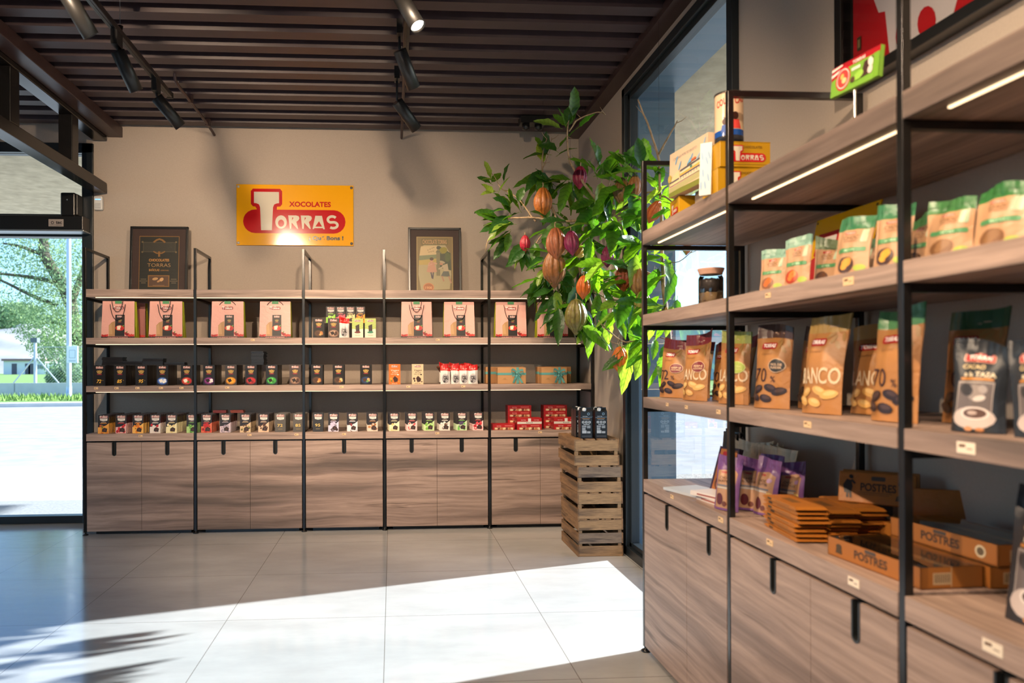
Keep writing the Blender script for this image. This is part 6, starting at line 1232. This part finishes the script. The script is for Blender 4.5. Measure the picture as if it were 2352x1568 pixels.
t = thing('wire_fence', 'thin wire mesh fence behind the boundary wall, right of the braced post', 'fence', (0, 33.3, .1)); mb = MB(); x0, x1 = hit(85, 860, Y=33.2).x, -9
k = 0
for i in range(60):
    x = x0+i*.14
    if x+1.9 < x1+2: mb.tube([(x, 0, .5), (x+1.6, 0, 2.1)], .004, GALV, 3, cap=False); mb.tube([(x+1.6, .01, .5), (x, .01, 2.1)], .004, GALV, 3, cap=False)
mb.tube([(x0, 0, 2.1), (x1, 0, 2.1)], .015, GALV, 6); mb.build('mesh', t)
# white house, aggregate mound
Yh = 140
a_, b_x = hit(8, 850, Y=Yh).x, hit(104, 850, Y=Yh).x
t = thing('house', 'long low white house with reddish roof edge in front of the grey mound', 'house', ((a_+b_x)/2, Yh, 0)); w = b_x-a_
MB().box(-w/2, w/2, 0, 6, -.2, 2.6, flat('d8dadc', .8)).build('wall', t); MB().box(-w/2-.2, w/2+.2, -.4, 6.3, 2.6, 3.0, flat('8c6c6c', .8)).build('roof', t)
for x in (-.30, .02, .10): MB().box(w*x, w*x+.9, -.06, .0, .0, 2.1, flat('54505c', .6)).build('door', t)
for x in (.24, .36): MB().box(w*x, w*x+.8, -.06, .0, 1.1, 1.9, flat('7a8490', .5)).build('window', t)
a_, b_x = hit(105.5, 850, Y=Yh).x, hit(124, 850, Y=Yh).x
t = thing('annexe', 'small white flat roofed block beside the low white house', 'house', ((a_+b_x)/2, Yh+.5, 0)); w = b_x-a_; MB().box(-w/2, w/2, 0, 5, -.2, 2.2, flat('e4e6e8', .8)).build('wall', t); MB().box(-w*.2, w*.1, -.05, 0, .8, 1.5, flat('6c7480', .5)).build('window', t)
mb = MB(); cxm, cym = hit(25, 800, Y=185).x, 190; N = 60; V = []
for i in range(N+1):
    for j in range(N+1):
        x, y_ = -34+68*i/N, -30+60*j/N; d = math.hypot(x/34, y_/30); z = 12.2*max(0, 1-d)**.8*1.05+.6*noise.noise(Vector((x*.08, y_*.2, 0)))*max(0, 1-d)*3; V.append((cxm+x, cym+y_, z-.2))
mb.add(V, [(i*(N+1)+j, (i+1)*(N+1)+j, (i+1)*(N+1)+j+1, i*(N+1)+j+1) for i in range(N) for j in range(N)], noisy('aggregate', '8f8c88', 'a8a49e', .15, .9, .2, .05, 6), True)
setp(mb.build('gravel_mound'), 'huge grey gravel mound rising behind the white house', 'mound')
def foliage_cloud(mb, c, r, n, s, mat, R, flatz=.8):
    for _ in range(n):
        while True:
            v = Vector((R.uniform(-1, 1), R.uniform(-1, 1), R.uniform(-1, 1)))
            if .25 < v.length < 1: break
        p = Vector(c)+Vector((v.x*r, v.y*r, v.z*r*flatz)); a = Vector((R.uniform(-1, 1), R.uniform(-1, 1), R.uniform(-1, 1))).normalized(); b = a.cross(Vector((R.uniform(-1, 1), R.uniform(-1, 1), R.uniform(-1, 1)))).normalized(); k = s*R.uniform(.6, 1.3)
        mb.add([p-a*k, p-b*k*.4, p+a*k, p+b*k*.4], [(0, 1, 2, 3)], mat)
TL = [leaf_mat('tree_leaf_a', '7c9474', '90a880', 'a8c084', .6), leaf_mat('tree_leaf_b', '688468', '7c9674', '94ac78', .6)]
BK = noisy('tree_bark', '4c4438', '6c6252', 4, .9, .6, .05)
R = random.Random(21); YT = 42.0
t = thing('leafy_tree', 'large leafy tree with leaning trunk filling the entrance view', 'tree', (0, 0, 0))
q = lambda px, py, dy=0: hit(px, py, Y=YT+dy)
mb = MB()
for P, r0, r1 in (([(178, 905), (168, 800), (160, 700), (135, 640), (110, 590), (92, 545), (70, 480)], .42, .22), ([(160, 700), (185, 640), (215, 560)], .25, .12), ([(135, 650), (90, 640), (40, 632), (-20, 628)], .14, .06), ([(125, 700), (80, 680), (30, 655), (-20, 630)], .12, .05), ([(168, 760), (120, 740), (70, 745)], .12, .05), ([(110, 590), (60, 570), (10, 560)], .12, .05), ([(165, 800), (210, 760), (260, 740)], .2, .1)):
    mb.tube(smooth([q(*p)+Vector((0, R.uniform(-.6, .6), 0)) for p in P], 3), r0, BK, 8, r2=r1)
mb.build('trunk', t)
mb = MB()
for px, py, r, n in ((150, 560, 2.6, 500), (110, 600, 2.2, 380), (60, 580, 2.2, 240), (20, 620, 2.0, 200), (190, 620, 2.6, 520), (165, 680, 2.2, 460), (120, 690, 1.8, 300), (80, 700, 1.7, 280), (50, 735, 1.2, 150), (110, 755, 1.7, 420), (150, 780, 1.9, 560), (185, 760, 2.2, 560), (195, 830, 1.8, 420), (150, 830, 1.3, 260), (105, 800, 1.0, 130), (-40, 600, 2.5, 200), (240, 680, 3.4, 500), (200, 520, 3, 400), (40, 500, 3, 250), (100, 450, 3.2, 350), (0, 700, 1.0, 90)):
    foliage_cloud(mb, q(px, py, R.uniform(-1.5, 1.5)), r, int(n*3.6), .085, R.choice(TL), R)
mb.build('foliage', t)
t = thing('shrub', 'dark green creeper covered shrub by the wire fence outside', 'shrub', (0, 0, 0)); mb = MB()
for px, py, r in ((165, 860, 1.1), (185, 840, 1.3), (150, 875, .7), (135, 868, .6), (200, 870, 1.2)): foliage_cloud(mb, hit(px, py, Y=36), r, 420, .12, TL[1], R)
mb.build('foliage', t)
mb = MB()
for i in range(9):
    p = hit(-40+i*12, 728+R.uniform(-6, 6), Y=215); foliage_cloud(mb, p, 5.5, 420, .7, R.choice(TL), R)
for i in range(18):
    p = hit(-60+i*20, 800, Y=235); foliage_cloud(mb, p, 9, 260, 1.0, R.choice(TL), R)
setp(mb.build('treeline'), 'hazy green treeline on the skyline behind the gravel mound', 'trees', kind='stuff')
# canopy round the building, pale shed beyond the window
struct(MB().box(-12, 3.3, YW+.3, 9.3, 3.15, 3.5, STUCCO).box(1.92, 3.3, -6, YW+.3, 3.15, 3.5, STUCCO).build('canopy_soffit'))
struct(MB().box(-12, 3.3, -6, 9.3, 3.5, 3.7, flat('8c8880', .9)).build('roof'))
t = thing('shed', 'pale grey blue industrial shed seen through the right window', 'shed', (30, 60, -.1)); MB().box(-18, 22, 0, 12, 0, 4.6, noisy('shed_cladding', 'b8c4cc', 'c4ced4', 2, .7, .1, .01)).build('wall', t); MB().box(-18.3, 22.3, -.3, 12.3, 4.6, 5.0, flat('d4dade', .6)).build('roof', t)
